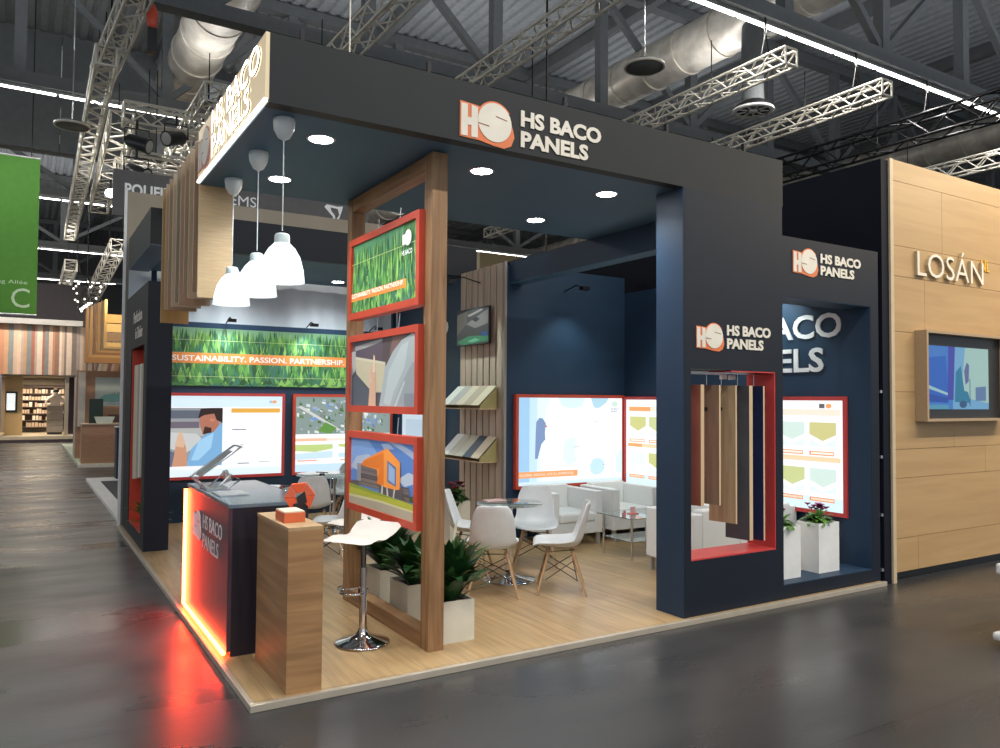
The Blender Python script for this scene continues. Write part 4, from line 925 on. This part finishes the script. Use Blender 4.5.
chair(CCX, CCY, -.80, .6, 'white shell chair behind the hexagon award, seen in part')
chair(1.25, 5.35, .9, -.3, 'white shell chair whose top shows above the black counter')
# --- tables
def round_table(x, y, r, z, label, grp, plastic=False):
    t = thing('round_table', label, 'table', (x, y, .04), grp)
    MB().lathe([(0, z-.012), (r-.003, z-.012), (r, z-.009), (r, z-.003), (r-.003, z), (0, z)], (x, y, 0), 40).build('glass_top', GLASS, t)
    MB().lathe([(0, .042), (.235, .042), (.24, .048), (.225, .055), (.09, .075), (.04, .10), (.03, .12)], (x, y, 0), 32).build('base', CHROME, t)
    for i in range(3):
        a = i*2.094+.4; MB().tube([(x+.03*math.cos(a), y+.03*math.sin(a), .09), (x+.03*math.cos(a), y+.03*math.sin(a), z-.03)], .013, 10).build('column_tube', CHROME, t)
    MB().tube([(x, y, z-.035), (x, y, z-.0125)], .09, 20).build('top_plate', CHROME, t)
round_table(2.72, 1.76, .30, .735, 'round glass table on chrome column among the shell chairs', 'round glass tables')
round_table(2.25, 5.12, .45, .73, 'larger round glass table at the back behind the hexagon award', 'round glass tables')
round_table(1.22, 4.2, .33, .70, 'round glass table half hidden behind the black counter', 'round glass tables')
one('brochure', MB().box(2.55, 2.75, 1.85, 1.98, .736, .744), mat('print_cover', (.65, .45, .42), .5), 'small printed brochure lying on the front round table', 'brochure')
one('brochure', MB().box(1.10, 1.30, 4.15, 4.35, .701, .709), mat('print_cover2', (.5, .42, .36), .5), 'small printed brochure on the table behind the counter', 'brochure')
t = thing('pen_holder', 'tiny dark holder standing on the rear glass table', 'pen holder', (2.05, 4.95, .731))
MB().lathe([(0, .731), (.04, .731), (.03, .76), (0, .76)], (2.05, 4.95, 0), 10).build('cup', BLKP, t); MB().tube([(1.97, 4.93, .78), (2.13, 4.97, .762)], .006, 5).build('pen', BLKP, t)
# --- armchairs
def armchair():
    t = thing('armchair', '', 'armchair')       # origin centre, faces -Y, .70 wide .64 deep
    MB().box(-.35, -.25, -.32, .32, .13, .60).build('armrest', WLEATH, t, .012)
    MB().box(.25, .35, -.32, .32, .13, .60).build('armrest', WLEATH, t, .012)
    MB().box(-.25, .25, .20, .32, .13, .63).build('backrest', WLEATH, t, .014)
    sb = MB().box(-.25, .25, -.31, .20, .13, .26).build('seat_base', WLEATH, t, .008)
    MB().box(-.245, .245, -.325, .195, .26, .37).build('seat_cushion', WLEATH, sb, .025)
    for sx in (-1, 1):
        for sy in (-1, 1): MB().box(sx*.31-.02, sx*.31+.02, sy*.28-.02, sy*.28+.02, 0, .13).build('foot', mat('silver_foot', (.55, .55, .52), .35, .6), t)
    return t
am = armchair()
am2, am3, am4 = copy_tree(am), copy_tree(am), copy_tree(am)
place(am, (4.24, 3.06, .04), 0, 'white leather armchair below the map panel, left one of the back pair')
place(am2, (5.10, 3.06, .04), 0, 'white leather armchair in the inner corner, right one of the back pair')
place(am3, (4.46, 1.17, .04), PI, 'white armchair with its back to viewer, left of the tall pillar')
place(am4, (5.17, 1.17, .04), PI, 'white armchair with its back to the viewer, behind the hanging boards')
for q in (am, am2, am3, am4): q['group'] = 'white leather armchairs'
# glass coffee table
t = thing('coffee_table', 'low rectangular glass coffee table with chrome legs by the armchairs', 'coffee table', (4.6, 2.3, .04))
MB().box(4.20, 4.90, 1.80, 2.35, .46, .468).build('glass_top', GLASS, t)
MB().box(4.24, 4.86, 1.84, 2.31, .22, .226).build('glass_shelf', GLASS, t)
for x in (4.25, 4.85):
    for y in (1.85, 2.30): MB().tube([(x, y, .04), (x, y, .46)], .014, 10).build('leg', CHROME, t)
t = thing('card_holder', 'small red and white card holder on the coffee table', 'card holder', (4.45, 2.28, .468))
MB().box(4.42, 4.52, 2.05, 2.13, .468, .478).build('tray', mat('pink_red_card', (.75, .2, .18), .5), t); MB().box(4.44, 4.51, 2.09, 2.10, .478, .54).build('card', mat('pink_card', (.8, .5, .48), .5), t)

# ================================================================== NEIGHBOURS
# dark side wall and oak wall on the right
one('neighbour_side_wall', MB().box(5.69, 5.80, .04, 7.0, .0, 3.93), BLACKW, 'high black side wall rising between the two stands', 'partition wall')
t = thing('edge_post', 'slim aluminium post with brackets in the gap between the stands', 'post', (5.67, .03, 0))
MB().box(5.80, 5.85, .02, .06, .0, 3.95).build('post', mat('pale_oak_edge', (.60, .47, .30), .5), t)
MB().box(5.655, 5.685, .15, .25, .05, 2.2).build('back_strip', mat('dark_red_brown', (.07, .025, .028), .6), t)
for z in (.12, .62, 1.15, 1.75): MB().box(5.66, 5.80, .045, .08, z, z+.025).build('bracket', ALUP, t)
t = thing('oak_plank_wall', 'wall of pale oak planks carrying the word LOSÁN', 'clad wall', (8.4, .1, .0))
rows = [(.085, .393), (.397, .952), (.956, 1.222), (1.226, 1.762), (1.766, 2.33), (2.334, 2.855), (2.859, 3.145), (3.149, 3.76), (3.764, 3.96)]
rx = [6.25, 8.6, 7.48, 6.9, 8.2, 6.4, 8.0, 6.72, 7.9]
for i, (a, b) in enumerate(rows):
    xs = [5.85, rx[i], rx[i]+2.9, 11.2]
    for j in range(3):
        if xs[j+1]-xs[j] > .1: MB().box(xs[j]+.002, min(xs[j+1], 11.2)-.002, .05, .09, a, b).build('plank', LOSW, t)
MB().box(5.85, 11.2, .09, .2, .085, 3.95).build('backing_wall', mat('plank_gap', (.25, .17, .09), .7), t)
MB().box(5.88, 11.2, .12, .22, 0, .085).build('plinth', BLKP, t)
mb = MB(); lettering(mb, 'LOSÁN', (6.235, .05, 2.885), *FR, 1.20, .30, .001, .03, mat('cream_letter', (.85, .78, .64), .5), -.005, mat('letter_side', (.5, .4, .26), .6))
mb.build('lettering', None, t)
mb = MB(); lettering(mb, 'NL', (7.43, .05, 3.04), *FR, .17, .12, .001, .01, mat('amber_letter', (.78, .48, .06), .5), .01); mb.build('small_lettering', None, t)
t = thing('screen_niche', 'oak box frame around a black screen on the plank wall', 'screen', (6.8, -.02, 1.49))
x0, x1, z0, z1 = 6.22, 7.74, 1.485, 2.355
mb = MB(); ya = -.07; mb.box(x0, x0+.03, ya, .049, z0, z1).box(x1-.03, x1, ya, .049, z0, z1).box(x0+.03, x1-.03, ya, .049, z0, z0+.025).box(x0+.03, x1-.03, ya, .049, z1-.025, z1)
mb.build('box_frame', mat('niche_wood', (.42, .30, .18), .5, kind='woodx'), t)
MB().box(x0+.031, x1-.031, .01, .048, z0+.026, z1-.026).build('screen_casing', mat('screen_black', (.02, .02, .022), .4), t)
sx0, sz0, sw, sh = 6.31, 1.60, 1.17, .62
mb = MB()
sc = [((.16, .34, .62), rc(0, 0, 1, 1)), ((.30, .50, .66), [(.42, 0), (.45, 1), (1, 1), (1, 0)]), ((.48, .62, .60), [(.55, .2), (.62, 1), (1, 1), (1, .1)]), ((.10, .26, .58), [(0, .1), (0, .8), (.32, .85), (.36, .12)]), ((.16, .18, .50), [(.34, .15), (.36, 1), (.46, 1), (.43, .15)]), ((.10, .34, .46), [(.45, .12), (.47, .6), (.55, .7), (.6, .3), (.66, .28), (.7, .1)]), ((.12, .22, .36), circ(.58, .08, .06, 12)), ((.25, .28, .45), [(.62, .4), (.60, .62), (.64, .76), (.68, .72), (.67, .45)]), ((.14, .22, .4), rc(.685, .05, .695, .5)), ((.25, .35, .5), [(.78, .14), (.78, .36), (.95, .38), (.95, .14)]), ((.45, .60, .66), [(0, .34), (.34, .22), (.34, .26), (0, .40)]), ((.20, .44, .56), rc(0, 0, .35, .07)), ((.08, .20, .5), [(0, .14), (0, .26), (.34, .18), (.34, .1)])]
for i, (c, pts) in enumerate(sc): mb.poly((sx0, .009, sz0), *FR, [(a*sw, b*sh) for a, b in pts], .0005+.0004*i, 0, ink(c, .85))
mb.build('picture', None, t)
# white trolley at the right edge of the photograph
t = thing('white_trolley', 'corner of a white wheeled trolley at the right edge', 'trolley', (4.75, -1.6, 0))
MB().box(4.85, 5.35, -1.80, -1.32, .45, .53).build('upper_tray', WHITE, t, .02)
MB().box(4.63, 5.30, -1.87, -1.40, .045, .10).build('lower_tray', WHITE, t, .02)
for x, y in ((4.84, -1.8), (5.2, -1.8), (4.84, -1.46), (5.2, -1.46)): MB().tube([(x, y-.015, .03), (x, y+.015, .03)], .03, 14).build('wheel', BLKP, t)
for x, y in ((5.1, -1.72), (5.1, -1.45)): MB().tube([(x, y, .1), (x, y, .45)], .014, 8).build('upright', CHROME, t)

# textile walls behind the stand
t = thing('textile_partition', 'tall beige textile wall with aluminium edge post behind the stand', 'partition wall', (2.0, 6.9, 0))
MB().box(.05, 4.2, 6.95, 7.0, .0, 4.36).build('textile_panel', BEIGE, t)
MB().box(.02, .05, 6.92, 7.0, .0, 4.40).build('edge_post', mat('bright_alu', (.85, .87, .88), .35), t)
mb = MB(); nx = 60
P = []
for i in range(nx+1):
    x = .08+3.9*i/nx; y = 6.86+.018*math.sin(i*1.3)+.012*math.sin(i*.47+1)
    P += [(x, y, .05), (x, y+.01*math.sin(i*.9), 3.72)]
mb.add(P, [(2*i, 2*i+2, 2*i+3, 2*i+1) for i in range(nx)], None, True)
one('draped_curtain', mb, FABRIC, 'pale grey draped cloth seen above the forest banner', 'curtain')
t = thing('hanging_banner', 'dark grey hanging banner with white company lettering, upper left', 'banner', (2.5, 12, 5.0))
MB().box(.30, 5.4, 12.0, 12.1, 5.1, 5.98).build('panel', mat('banner_grey', (.17, .165, .165), .7), t)
mb = MB(); WL = mat('white_banner_letter', (.85, .85, .85), .5, emit=.15)
lettering(mb, 'POLIFILM', (.50, 12.0, 5.50), *FR, .98, .24, .002, 0, WL, .03)
lettering(mb, 'SYSTEMS', (1.74, 12.0, 5.585), *FR, 1.22, .21, .002, 0, WL, 0.)
mb.build('lettering', None, t)
mb = MB(); mb.poly((4.40, 12, 5.47), *FR, [(.0, .34), (.06, .40), (.30, .38), (.42, .40), (.40, .30), (.34, .12), (.22, .0), (.16, .02), (.20, .14), (.08, .26)], .002, 0, WL)
mb.poly((4.40, 12, 5.47), *FR, [(.14, .34), (.30, .33), (.34, .2), (.26, .08), (.24, .18), (.16, .27)], .004, 0, mat('banner_grey', (0, 0, 0))); mb.build('white_emblem', None, t)

# booth along the aisle behind: white edged platform with dark carpet and dark tower
t = thing('stand_platform', 'low white edged platform with dark carpet beyond the navy wall', 'platform', (1.6, 10.2, 0))
MB().box(.05, 3.5, 7.05, 13.3, 0, .05).build('white_edge', WHITE, t); MB().box(.25, 3.5, 7.06, 12.5, .05, .055).build('dark_carpet', mat('dark_carpet', (.035, .037, .04), .8), t)
t = thing('info_tower', 'dark blue block with a small screen on the white edged platform', 'counter', (.9, 13, .05))
MB().box(.55, 1.5, 12.9, 13.28, .05, 1.06).build('body', mat('dark_slate', (.03, .04, .055), .5), t); MB().box(.70, 1.1, 12.88, 12.9, .55, .95).build('screen', mat('blue_screen', (.05, .2, .32), .4, emit=.5), t); MB().box(.53, 1.52, 12.88, 13.29, 1.06, 1.08).build('top_board', WHITE, t)
# wooden booth
RW = mat('red_brown_wood', (.42, .24, .145), .5, kind='woodx', c2=(.34, .18, .11))
t = thing('stand_platform', 'pale edged platform under the brown wooden counter stand', 'platform', (2.5, 20, 0))
MB().box(.10, 5, 16.6, 26, 0, .08).build('deck', mat('pale_green_deck', (.42, .46, .34), .6), t); MB().box(.08, 5, 16.58, 16.6, 0, .08).build('edge', CREAM, t)
t = thing('wooden_counter', 'brown wooden counter front with laptop and bowl on top, left aisle', 'counter', (1.0, 17, .08))
MB().box(.16, 1.6, 16.75, 17.35, .08, 1.00).build('body', RW, t); MB().box(.14, 1.62, 16.72, 17.37, 1.0, 1.03).build('top_board', mat('pale_top', (.5, .38, .27), .5), t)
one('monitor', MB().box(.32, .62, 17.0, 17.05, 1.032, 1.62), mat('dark_green_case', (.012, .03, .025), .4), 'dark monitor standing on the brown wooden counter', 'monitor')
t = thing('bowl', 'white rectangular bowl on the brown wooden counter', 'bowl', (.68, 16.85, 1.03))
MB().add([(.48, 16.76, 1.03), (.80, 16.76, 1.03), (.86, 16.76, 1.19), (.42, 16.76, 1.19), (.48, 16.92, 1.03), (.80, 16.92, 1.03), (.86, 16.92, 1.19), (.42, 16.92, 1.19)], [(0, 1, 2, 3), (5, 4, 7, 6), (0, 3, 7, 4), (1, 5, 6, 2), (0, 4, 5, 1)]).build('bowl_body', mat('pale_bowl', (.6, .66, .58), .4), t)
t = thing('wooden_back_wall', 'red brown wooden wall with a pale wave sign behind the counter', 'clad wall', (1.6, 18.6, .08))
MB().box(.12, 3.4, 18.6, 18.75, .08, 2.35).build('cladding', RW, t)
MB().box(.55, 1.9, 18.56, 18.6, 1.42, 2.18).build('sign_board', mat('pale_sign', (.50, .55, .50), .6), t)
mb = MB(); mb.poly((.55, 18.555, 1.42), *FR, [(.08, .2), (.2, .3), (.4, .34), (.9, .26), (.9, .14), (.4, .12), (.2, .12)], .001, 0, ink((.20, .42, .38))); lettering(mb, 'LINE, WOOD', (1.0, 18.555, 1.70), *FR, .8, .10, .002, 0, ink((.2, .25, .25)), .01)
mb.build('sign_print', None, t)
MB().box(.16, .32, 18.45, 18.6, .9, 2.3).build('sample_strip', mat('pale_sample', (.5, .47, .42), .5), t)
one('sample_door', MB().box(.14, .20, 19.2, 20.0, .08, 2.2), mat('door_pale', (.45, .40, .32), .5), 'pale upright sample door edge left of the wooden wall', 'sample door')
one('sample_door', MB().box(.22, .50, 20.5, 20.6, .08, 2.25), mat('door_dark', (.05, .032, .028), .5), 'dark brown upright sample door left of the wooden wall', 'sample door')
t = thing('small_sideboard', 'dark red brown shelf unit at the right end of the wooden wall', 'shelf', (1.1, 17.9, 1.0))
MB().box(.80, 1.45, 17.7, 17.95, .08, 1.22).build('cabinet', mat('dark_wood_cab', (.07, .03, .025), .5), t); MB().box(.75, 1.48, 17.68, 17.97, 1.40, 1.44).build('shelf_board', mat('wood_shelf', (.4, .22, .12), .5), t); MB().box(1.40, 1.45, 17.7, 17.95, 1.22, 1.40).build('shelf_post', MATS['dark_wood_cab'], t)
# striped wall bent round a corner, with golden lamella canopy in front
t = thing('striped_wall', 'wide band of vertical wood coloured stripes curving above the far stand', 'striped band', (-1.5, 29.5, 2.45))
cols = [(.60, .42, .30), (.32, .17, .11), (.75, .58, .44), (.48, .22, .12), (.70, .48, .34), (.25, .20, .17), (.55, .30, .16), (.80, .66, .52), (.38, .14, .09), (.22, .24, .22), (.66, .44, .32), (.45, .36, .30)]
random.seed(11); mb = MB(); s = 0.; path = []
def pt(s):
    if s < 9.3: return V((-9+s, 29.0, 0))
    a = (s-9.3)/1.2
    if a < PI/2: return V((.3+1.2*math.sin(a), 30.2-1.2*math.cos(a), 0))
    return V((1.5+.3*(s-9.3-1.2*PI/2), 30.2+(s-9.3-1.2*PI/2)*.3, 0))
while s < 14:
    w = random.uniform(.05, .17); a, b = pt(s), pt(s+w)
    mb.add([a+V((0, 0, 2.47)), b+V((0, 0, 2.47)), b+V((0, 0, 4.3)), a+V((0, 0, 4.3))], [(0, 1, 2, 3)], mat('stripe_%d' % (cols.index(c_ := random.choice(cols))), c_, .5)); s += w
mb.build('striped_cladding', None, t)
MB().box(-9, .8, 28.7, 29.0, 4.3, 4.5).build('top_profile', mat('chalk_rail', (.45, .44, .42), .3, .5), t)
MB().box(.92, 6, 24.3, 24.4, 2.40, 2.86).build('band_backing', mat('stripe_band', (.50, .30, .2), .5), t)
mb = MB(); xx = .92
while xx < 3.5:
    w = random.uniform(.05, .13); c_ = random.choice(cols); mb.add([(xx, 24.29, 2.42), (xx+w, 24.29, 2.42), (xx+w+.08, 24.29, 2.84), (xx+.08, 24.29, 2.84)], [(0, 1, 2, 3)], mat('stripe_%d' % cols.index(c_), c_, .5)); xx += w
mb.build('lower_band', None, t)
GOLD = [(.36, .17, .05), (.50, .28, .09), (.26, .12, .04), (.48, .24, .07), (.22, .14, .05), (.60, .38, .13)]
for i in range(6):
    k = i/5; x0 = .22+.12*i; y = 17.2+i*.5
    lab = 'golden wood lamella board above the brown wooden counter stand'
    t = thing('lamella_arch', lab, 'lamella arch', (2.2, y, 2.5), 'golden wood lamella frames above the far stand')
    m = mat('lamella_%d' % i, GOLD[i], .45, kind='woodx'); z0 = 2.50+.085*i
    MB().box(x0, x0+.06, y, y+.3, z0, 3.86+.1*i).build('upright', m, t); MB().box(x0+.06, 5, y, y+.3, z0, z0+.14).build('beam', m, t)
for i in range(5):
    one('lamella_board', MB().box(.62, 5, 20.6, 20.7, 2.72+i*.27, 2.96+i*.27), mat('lam_b_%d' % i, [(.34, .28, .12), (.72, .46, .16), (.30, .18, .09), (.75, .50, .18), (.80, .42, .12)][i], .45, kind='woodx'), 'horizontal golden board at the back of the lamella frames', 'board', 'horizontal boards behind the lamella frames')
for i in range(5):
    t = thing('track_spotlight', 'small lit spotlight on the corner of the golden lamella frames', 'spotlight', (.3+.07*i, 17.6+i*1.3, 4.0), 'small lit spotlights above the lamella frames')
    x, y, z = .30+.03*i, 17.3+i*1.4, 3.98+.10*i
    MB().tube([(x, y, z), (x, y, z+.12)], .04, 10).build('lamp_body', BLKM, t); MB().lathe([(0, z-.03), (.05, z-.02), (.05, z)], (x, y, 0), 10).build('lens', mat('track_lens', (1, .95, .85), .4, emit=8), t)
t = thing('hanging_plant', 'tuft of green leaves under the golden lamella frames', 'plant', (1.45, 17.0, 2.5))
foliage((1.35, 17.05, 2.35), 90, .35, .06, 8, 1.2, LEAF, LEAF2).build('foliage', None, t); MB().box(1.1, 1.6, 16.95, 17.15, 2.33, 2.40).build('trough', BLKP, t)
# far beige stand interior
W2 = mat('beige_wall', (.36, .30, .23), .6); YW = mat('honey_wood', (.62, .42, .19), .5, kind='woodz')
t = thing('far_stand', 'beige far stand at the end of the aisle with honey wood panel', 'stand', (-1, 31, 0))
MB().box(-6, .75, 28.9, 36, 0, .22).build('raised_floor', mat('pale_floor', (.62, .52, .36), .5), t)
MB().box(-6, .78, 28.85, 28.9, 0, .10).build('plinth', mat('dark_plinth', (.06, .04, .045), .6), t)
MB().box(-6, 1.2, 32.8, 33, .22, 2.46).build('back_wall', W2, t); MB().box(-6, 1.2, 29.4, 33, 2.42, 2.47).build('soffit', W2, t)
MB().box(-1.62, -1.05, 30.0, 30.3, .22, 2.44).build('honey_panel', YW, t); MB().box(.30, .42, 29.2, 29.5, .22, 2.45).build('corner_post', W2, t)
MB().box(-3.6, -1.72, 29.0, 29.1, .05, 2.46).build('blue_grey_panel', mat('blue_grey', (.18, .19, .26), .6), t)
MB().box(.42, 1.3, 30.5, 30.6, .1, 2.45).build('dark_recess', mat('aubergine', (.05, .025, .035), .7), t)
one('wall_display', MB().box(-1.58, -1.22, 29.95, 29.99, 1.08, 1.85), BLKP, 'black framed upright display on the honey wood panel', 'display')
one('lit_poster', MB().box(-1.56, -1.29, 29.92, 29.95, 1.16, 1.78), mat('poster_glow', (.9, .95, .95), .5, emit=.8), 'white lit poster in the black framed upright display', 'poster')
t = thing('display_shelf', 'dark shelf with six rows of small pale samples, far stand', 'shelf', (-.5, 32.4, .4))
MB().box(-1.1, .45, 32.6, 32.7, .35, 2.15).build('back_board', mat('shelf_back', (.08, .05, .045), .6), t)
for i in range(7): MB().box(-1.1, .45, 32.35, 32.6, .42+i*.27, .45+i*.27).build('shelf_board', mat('shelf_wood', (.16, .11, .09), .6), t)
random.seed(2)
for i in range(6):
    x = -1.05
    while x < .35:
        w = random.uniform(.07, .14)
        if random.random() < .82: one('sample_block', MB().box(x, x+w*.8, 32.4, 32.5, .45+i*.27, .45+i*.27+random.uniform(.13, .19)), mat('blk_%d' % random.randint(0, 3), random.choice([(.72, .58, .45), (.6, .45, .33), (.8, .7, .58)]), .6, emit=.15), 'small pale sample block standing on the dark far shelf', 'sample block', 'sample blocks on the far shelf')
        x += w
t = thing('reception_desk', 'beige plank desk at the far stand with person behind it', 'desk', (.0, 30.4, .22))
for i in range(4): MB().box(-.25, .30, 30.3, 30.7, .30+i*.26, .545+i*.26).build('plank', mat('desk_beige', (.30, .25, .20), .6), t)
MB().box(-.22, .27, 30.33, 30.68, .22, .30).build('plinth', BLKP, t)

# person in white behind the far desk
def person_leaning():
    sk = [((.02, 30.95, 1.10), .13), ((.02, 30.93, 1.35), .15), ((.04, 30.88, 1.62), .17), ((.05, 30.85, 1.76), .06), ((.05, 30.82, 1.88), .10),
          ((-.18, 30.86, 1.60), .075), ((-.30, 30.80, 1.38), .055), ((-.16, 30.66, 1.34), .04), ((.26, 30.86, 1.60), .075), ((.36, 30.80, 1.38), .055), ((.22, 30.66, 1.34), .04),
          ((-.08, 30.97, .95), .10), ((-.09, 30.97, .55), .07), ((-.09, 30.99, .26), .05), ((.12, 30.97, .95), .10), ((.13, 30.97, .55), .07), ((.13, 30.99, .26), .05)]
    ed = [(0, 1), (1, 2), (2, 3), (3, 4), (2, 5), (5, 6), (6, 7), (2, 8), (8, 9), (9, 10), (0, 11), (11, 12), (12, 13), (0, 14), (14, 15), (15, 16)]
    base = V((.02, 30.95, .22))
    me = bpy.data.meshes.new('body'); me.from_pydata([V(p)-base for p, r in sk], ed, [])
    t = thing('person', 'person in a white shirt leaning behind the far beige desk', 'person', base)
    o = bpy.data.objects.new('body', me); COL.objects.link(o); o.parent = t
    md = o.modifiers.new('skin', 'SKIN')
    for i, (p, r) in enumerate(sk): me.skin_vertices[0].data[i].radius = (r, r)
    me.skin_vertices[0].data[0].use_root = True
    o.modifiers.new('sub', 'SUBSURF').levels = 1
    me.materials.append(mat('white_shirt', (.78, .70, .62), .7))
    MB().lathe([(.0, 2.0), (.06, 1.98), (.105, 1.93), (.11, 1.88), (.08, 1.85)], (.05, 30.84, 0), 14).build('hair', mat('dark_hair', (.05, .035, .03), .7), t)
person_leaning()
# green hanging banner
t = thing('green_banner', 'green hanging hall banner with a large pale letter C, left edge', 'banner', (-1.7, 20, 3.85))
MB().box(-2.9, -.80, 20, 20.03, 3.86, 8.05).build('cloth', mat('banner_green', (.055, .20, .018), .75), t)
mb = MB(); PL = mat('pale_green_print', (.42, .58, .40), .6)
lettering(mb, 'C', (-1.38, 20, 4.02), *FR, .42, .52, .004, 0, PL, .0); lettering(mb, 'Eingang Allée', (-2.15, 20, 4.62), *FR, 1.13, .13, .004, 0, PL, 0)
mb.build('lettering', None, t)
MB().tube([(-2.9, 20.015, 8.07), (-.80, 20.015, 8.07)], .03, 8).build('top_bar', ALUP, t)
MB().tube([(-2.9, 20.015, 3.84), (-.80, 20.015, 3.84)], .03, 8).build('bottom_bar', ALUP, t)
for x in (-2.6, -1.0): MB().tube([(x, 20.015, 8.07), (x, 20.015, 12.9)], .012, 6).build('suspension_wire', BLKM, t)
# dark hanging banner box and cluster of tiny lamps far left
one('dark_banner', MB().box(-4.8, 1.9, 38, 38.4, 4.6, 7.0), mat('dark_taupe', (.06, .052, .055), .7), 'wide dark hanging panel above the striped band', 'banner')
random.seed(21)
t = thing('lamp_cluster', 'cluster of tiny sparkling lamps hanging over the striped band', 'chandelier', (.4, 26, 4.7))
MB().tube([(.75, 26, 5.8), (.75, 26, 9.2)], .02, 6).build('suspension_wire', BLKM, t)
for i in range(34):
    q = V((.75+random.uniform(-.45, .45), 26+random.uniform(-.4, .4), 4.9+random.uniform(-.4, .75)))
    MB().lathe([(0, -.035), (.028, -.02), (.034, 0), (.02, .03), (0, .035)], q, 8).build('bulb', mat('cluster_bulb_%d' % (i % 2), ((.9, .8, .7), (.05, .04, .04))[i % 2], .3, emit=(3, 0)[i % 2]), t)
    MB().tube([q, (.75, 26, 5.8)], .006, 4).build('cable', BLKM, t)
one('side_panel_wall', MB().box(4.2, 4.3, 7.05, 13, 0, 3.3), DGREY, 'grey partition behind the rear right of the stand', 'partition wall')
# far booths behind the right rear, seen through the gap under the canopy
one('far_gold_canopy', MB().box(15.2, 26, 24, 26, 6.9, 7.9), mat('gold_canopy', (.50, .38, .2), .6, kind='woodx'), 'beige box canopy of a far stand in the gap behind the canopy', 'canopy')
t = thing('flood_lamp', 'small lit lamp in the gap under the rear edge of canopy', 'lamp', (7.1, 7.5, 4.08))
MB().tube([(7.10, 7.5, 4.15), (7.06, 7.36, 4.06)], [.06, .09], 12).build('lamp_housing', BLKM, t); MB().tube([(7.06, 7.36, 4.06), (7.055, 7.35, 4.055)], .08, 12).build('lens', mat('flood_bulb', (1, 1, 1)), t)
MB().tube([(7.1, 7.5, 4.2), (7.1, 7.5, 9.2)], .02, 6).build('rod', BLKM, t)

# ------------------------------------------------------------------ light
for x, y in ((19, 3.4), (-3, 14.9), (-2, 26.6), (0, 38.6), (16, 26.6), (4, -6.1), (12, 14.9), (10, 9.0)):
    area((x, y, 9.3), (PI, 0, 0), 16, .5, 170, (.97, .98, 1))          # added upward fill brightening the deck, in place of the strips' spill
o = area((-3, 26.5, 6.0), (math.radians(60), 0, 0), 6, .3, 420, (1, .9, .8))  # added fill light for the striped wall, no lamp modelled
o = area((-.4, 31.2, 2.40), (0, 0, 0), 1.4, .8, 80, (1, .85, .62))  # added light to brighten the far stand's interior
o = area((.9, 15.2, 4.4), (math.radians(55), 0, 0), 2.5, .3, 60, (1, .85, .65))  # added fill light for the brown wooden counter
o = area((.9, 19.4, 4.3), (math.radians(70), 0, 0), 2, .2, 22, (1, .8, .5))  # added fill light on the golden lamella frames
o = area((10.0, -1.6, 5.2), (math.radians(38), 0, math.radians(25)), 3.5, .3, 150, (1, .80, .52))  # added warm light for the oak wall's spots, out of view
w = bpy.data.worlds.new('world'); S.world = w; w.use_nodes = True
bg = w.node_tree.nodes['Background']; bg.inputs[0].default_value = (.82, .90, 1, 1); bg.inputs[1].default_value = .8
S.view_settings.view_transform = 'Standard'; S.view_settings.look = 'None'; S.view_settings.gamma = 1; S.view_settings.exposure = 0
S.view_settings.use_curve_mapping = False
try: S.cycles.use_denoising = True; S.cycles.max_bounces = 6; S.cycles.sample_clamp_indirect = 4
except Exception: pass
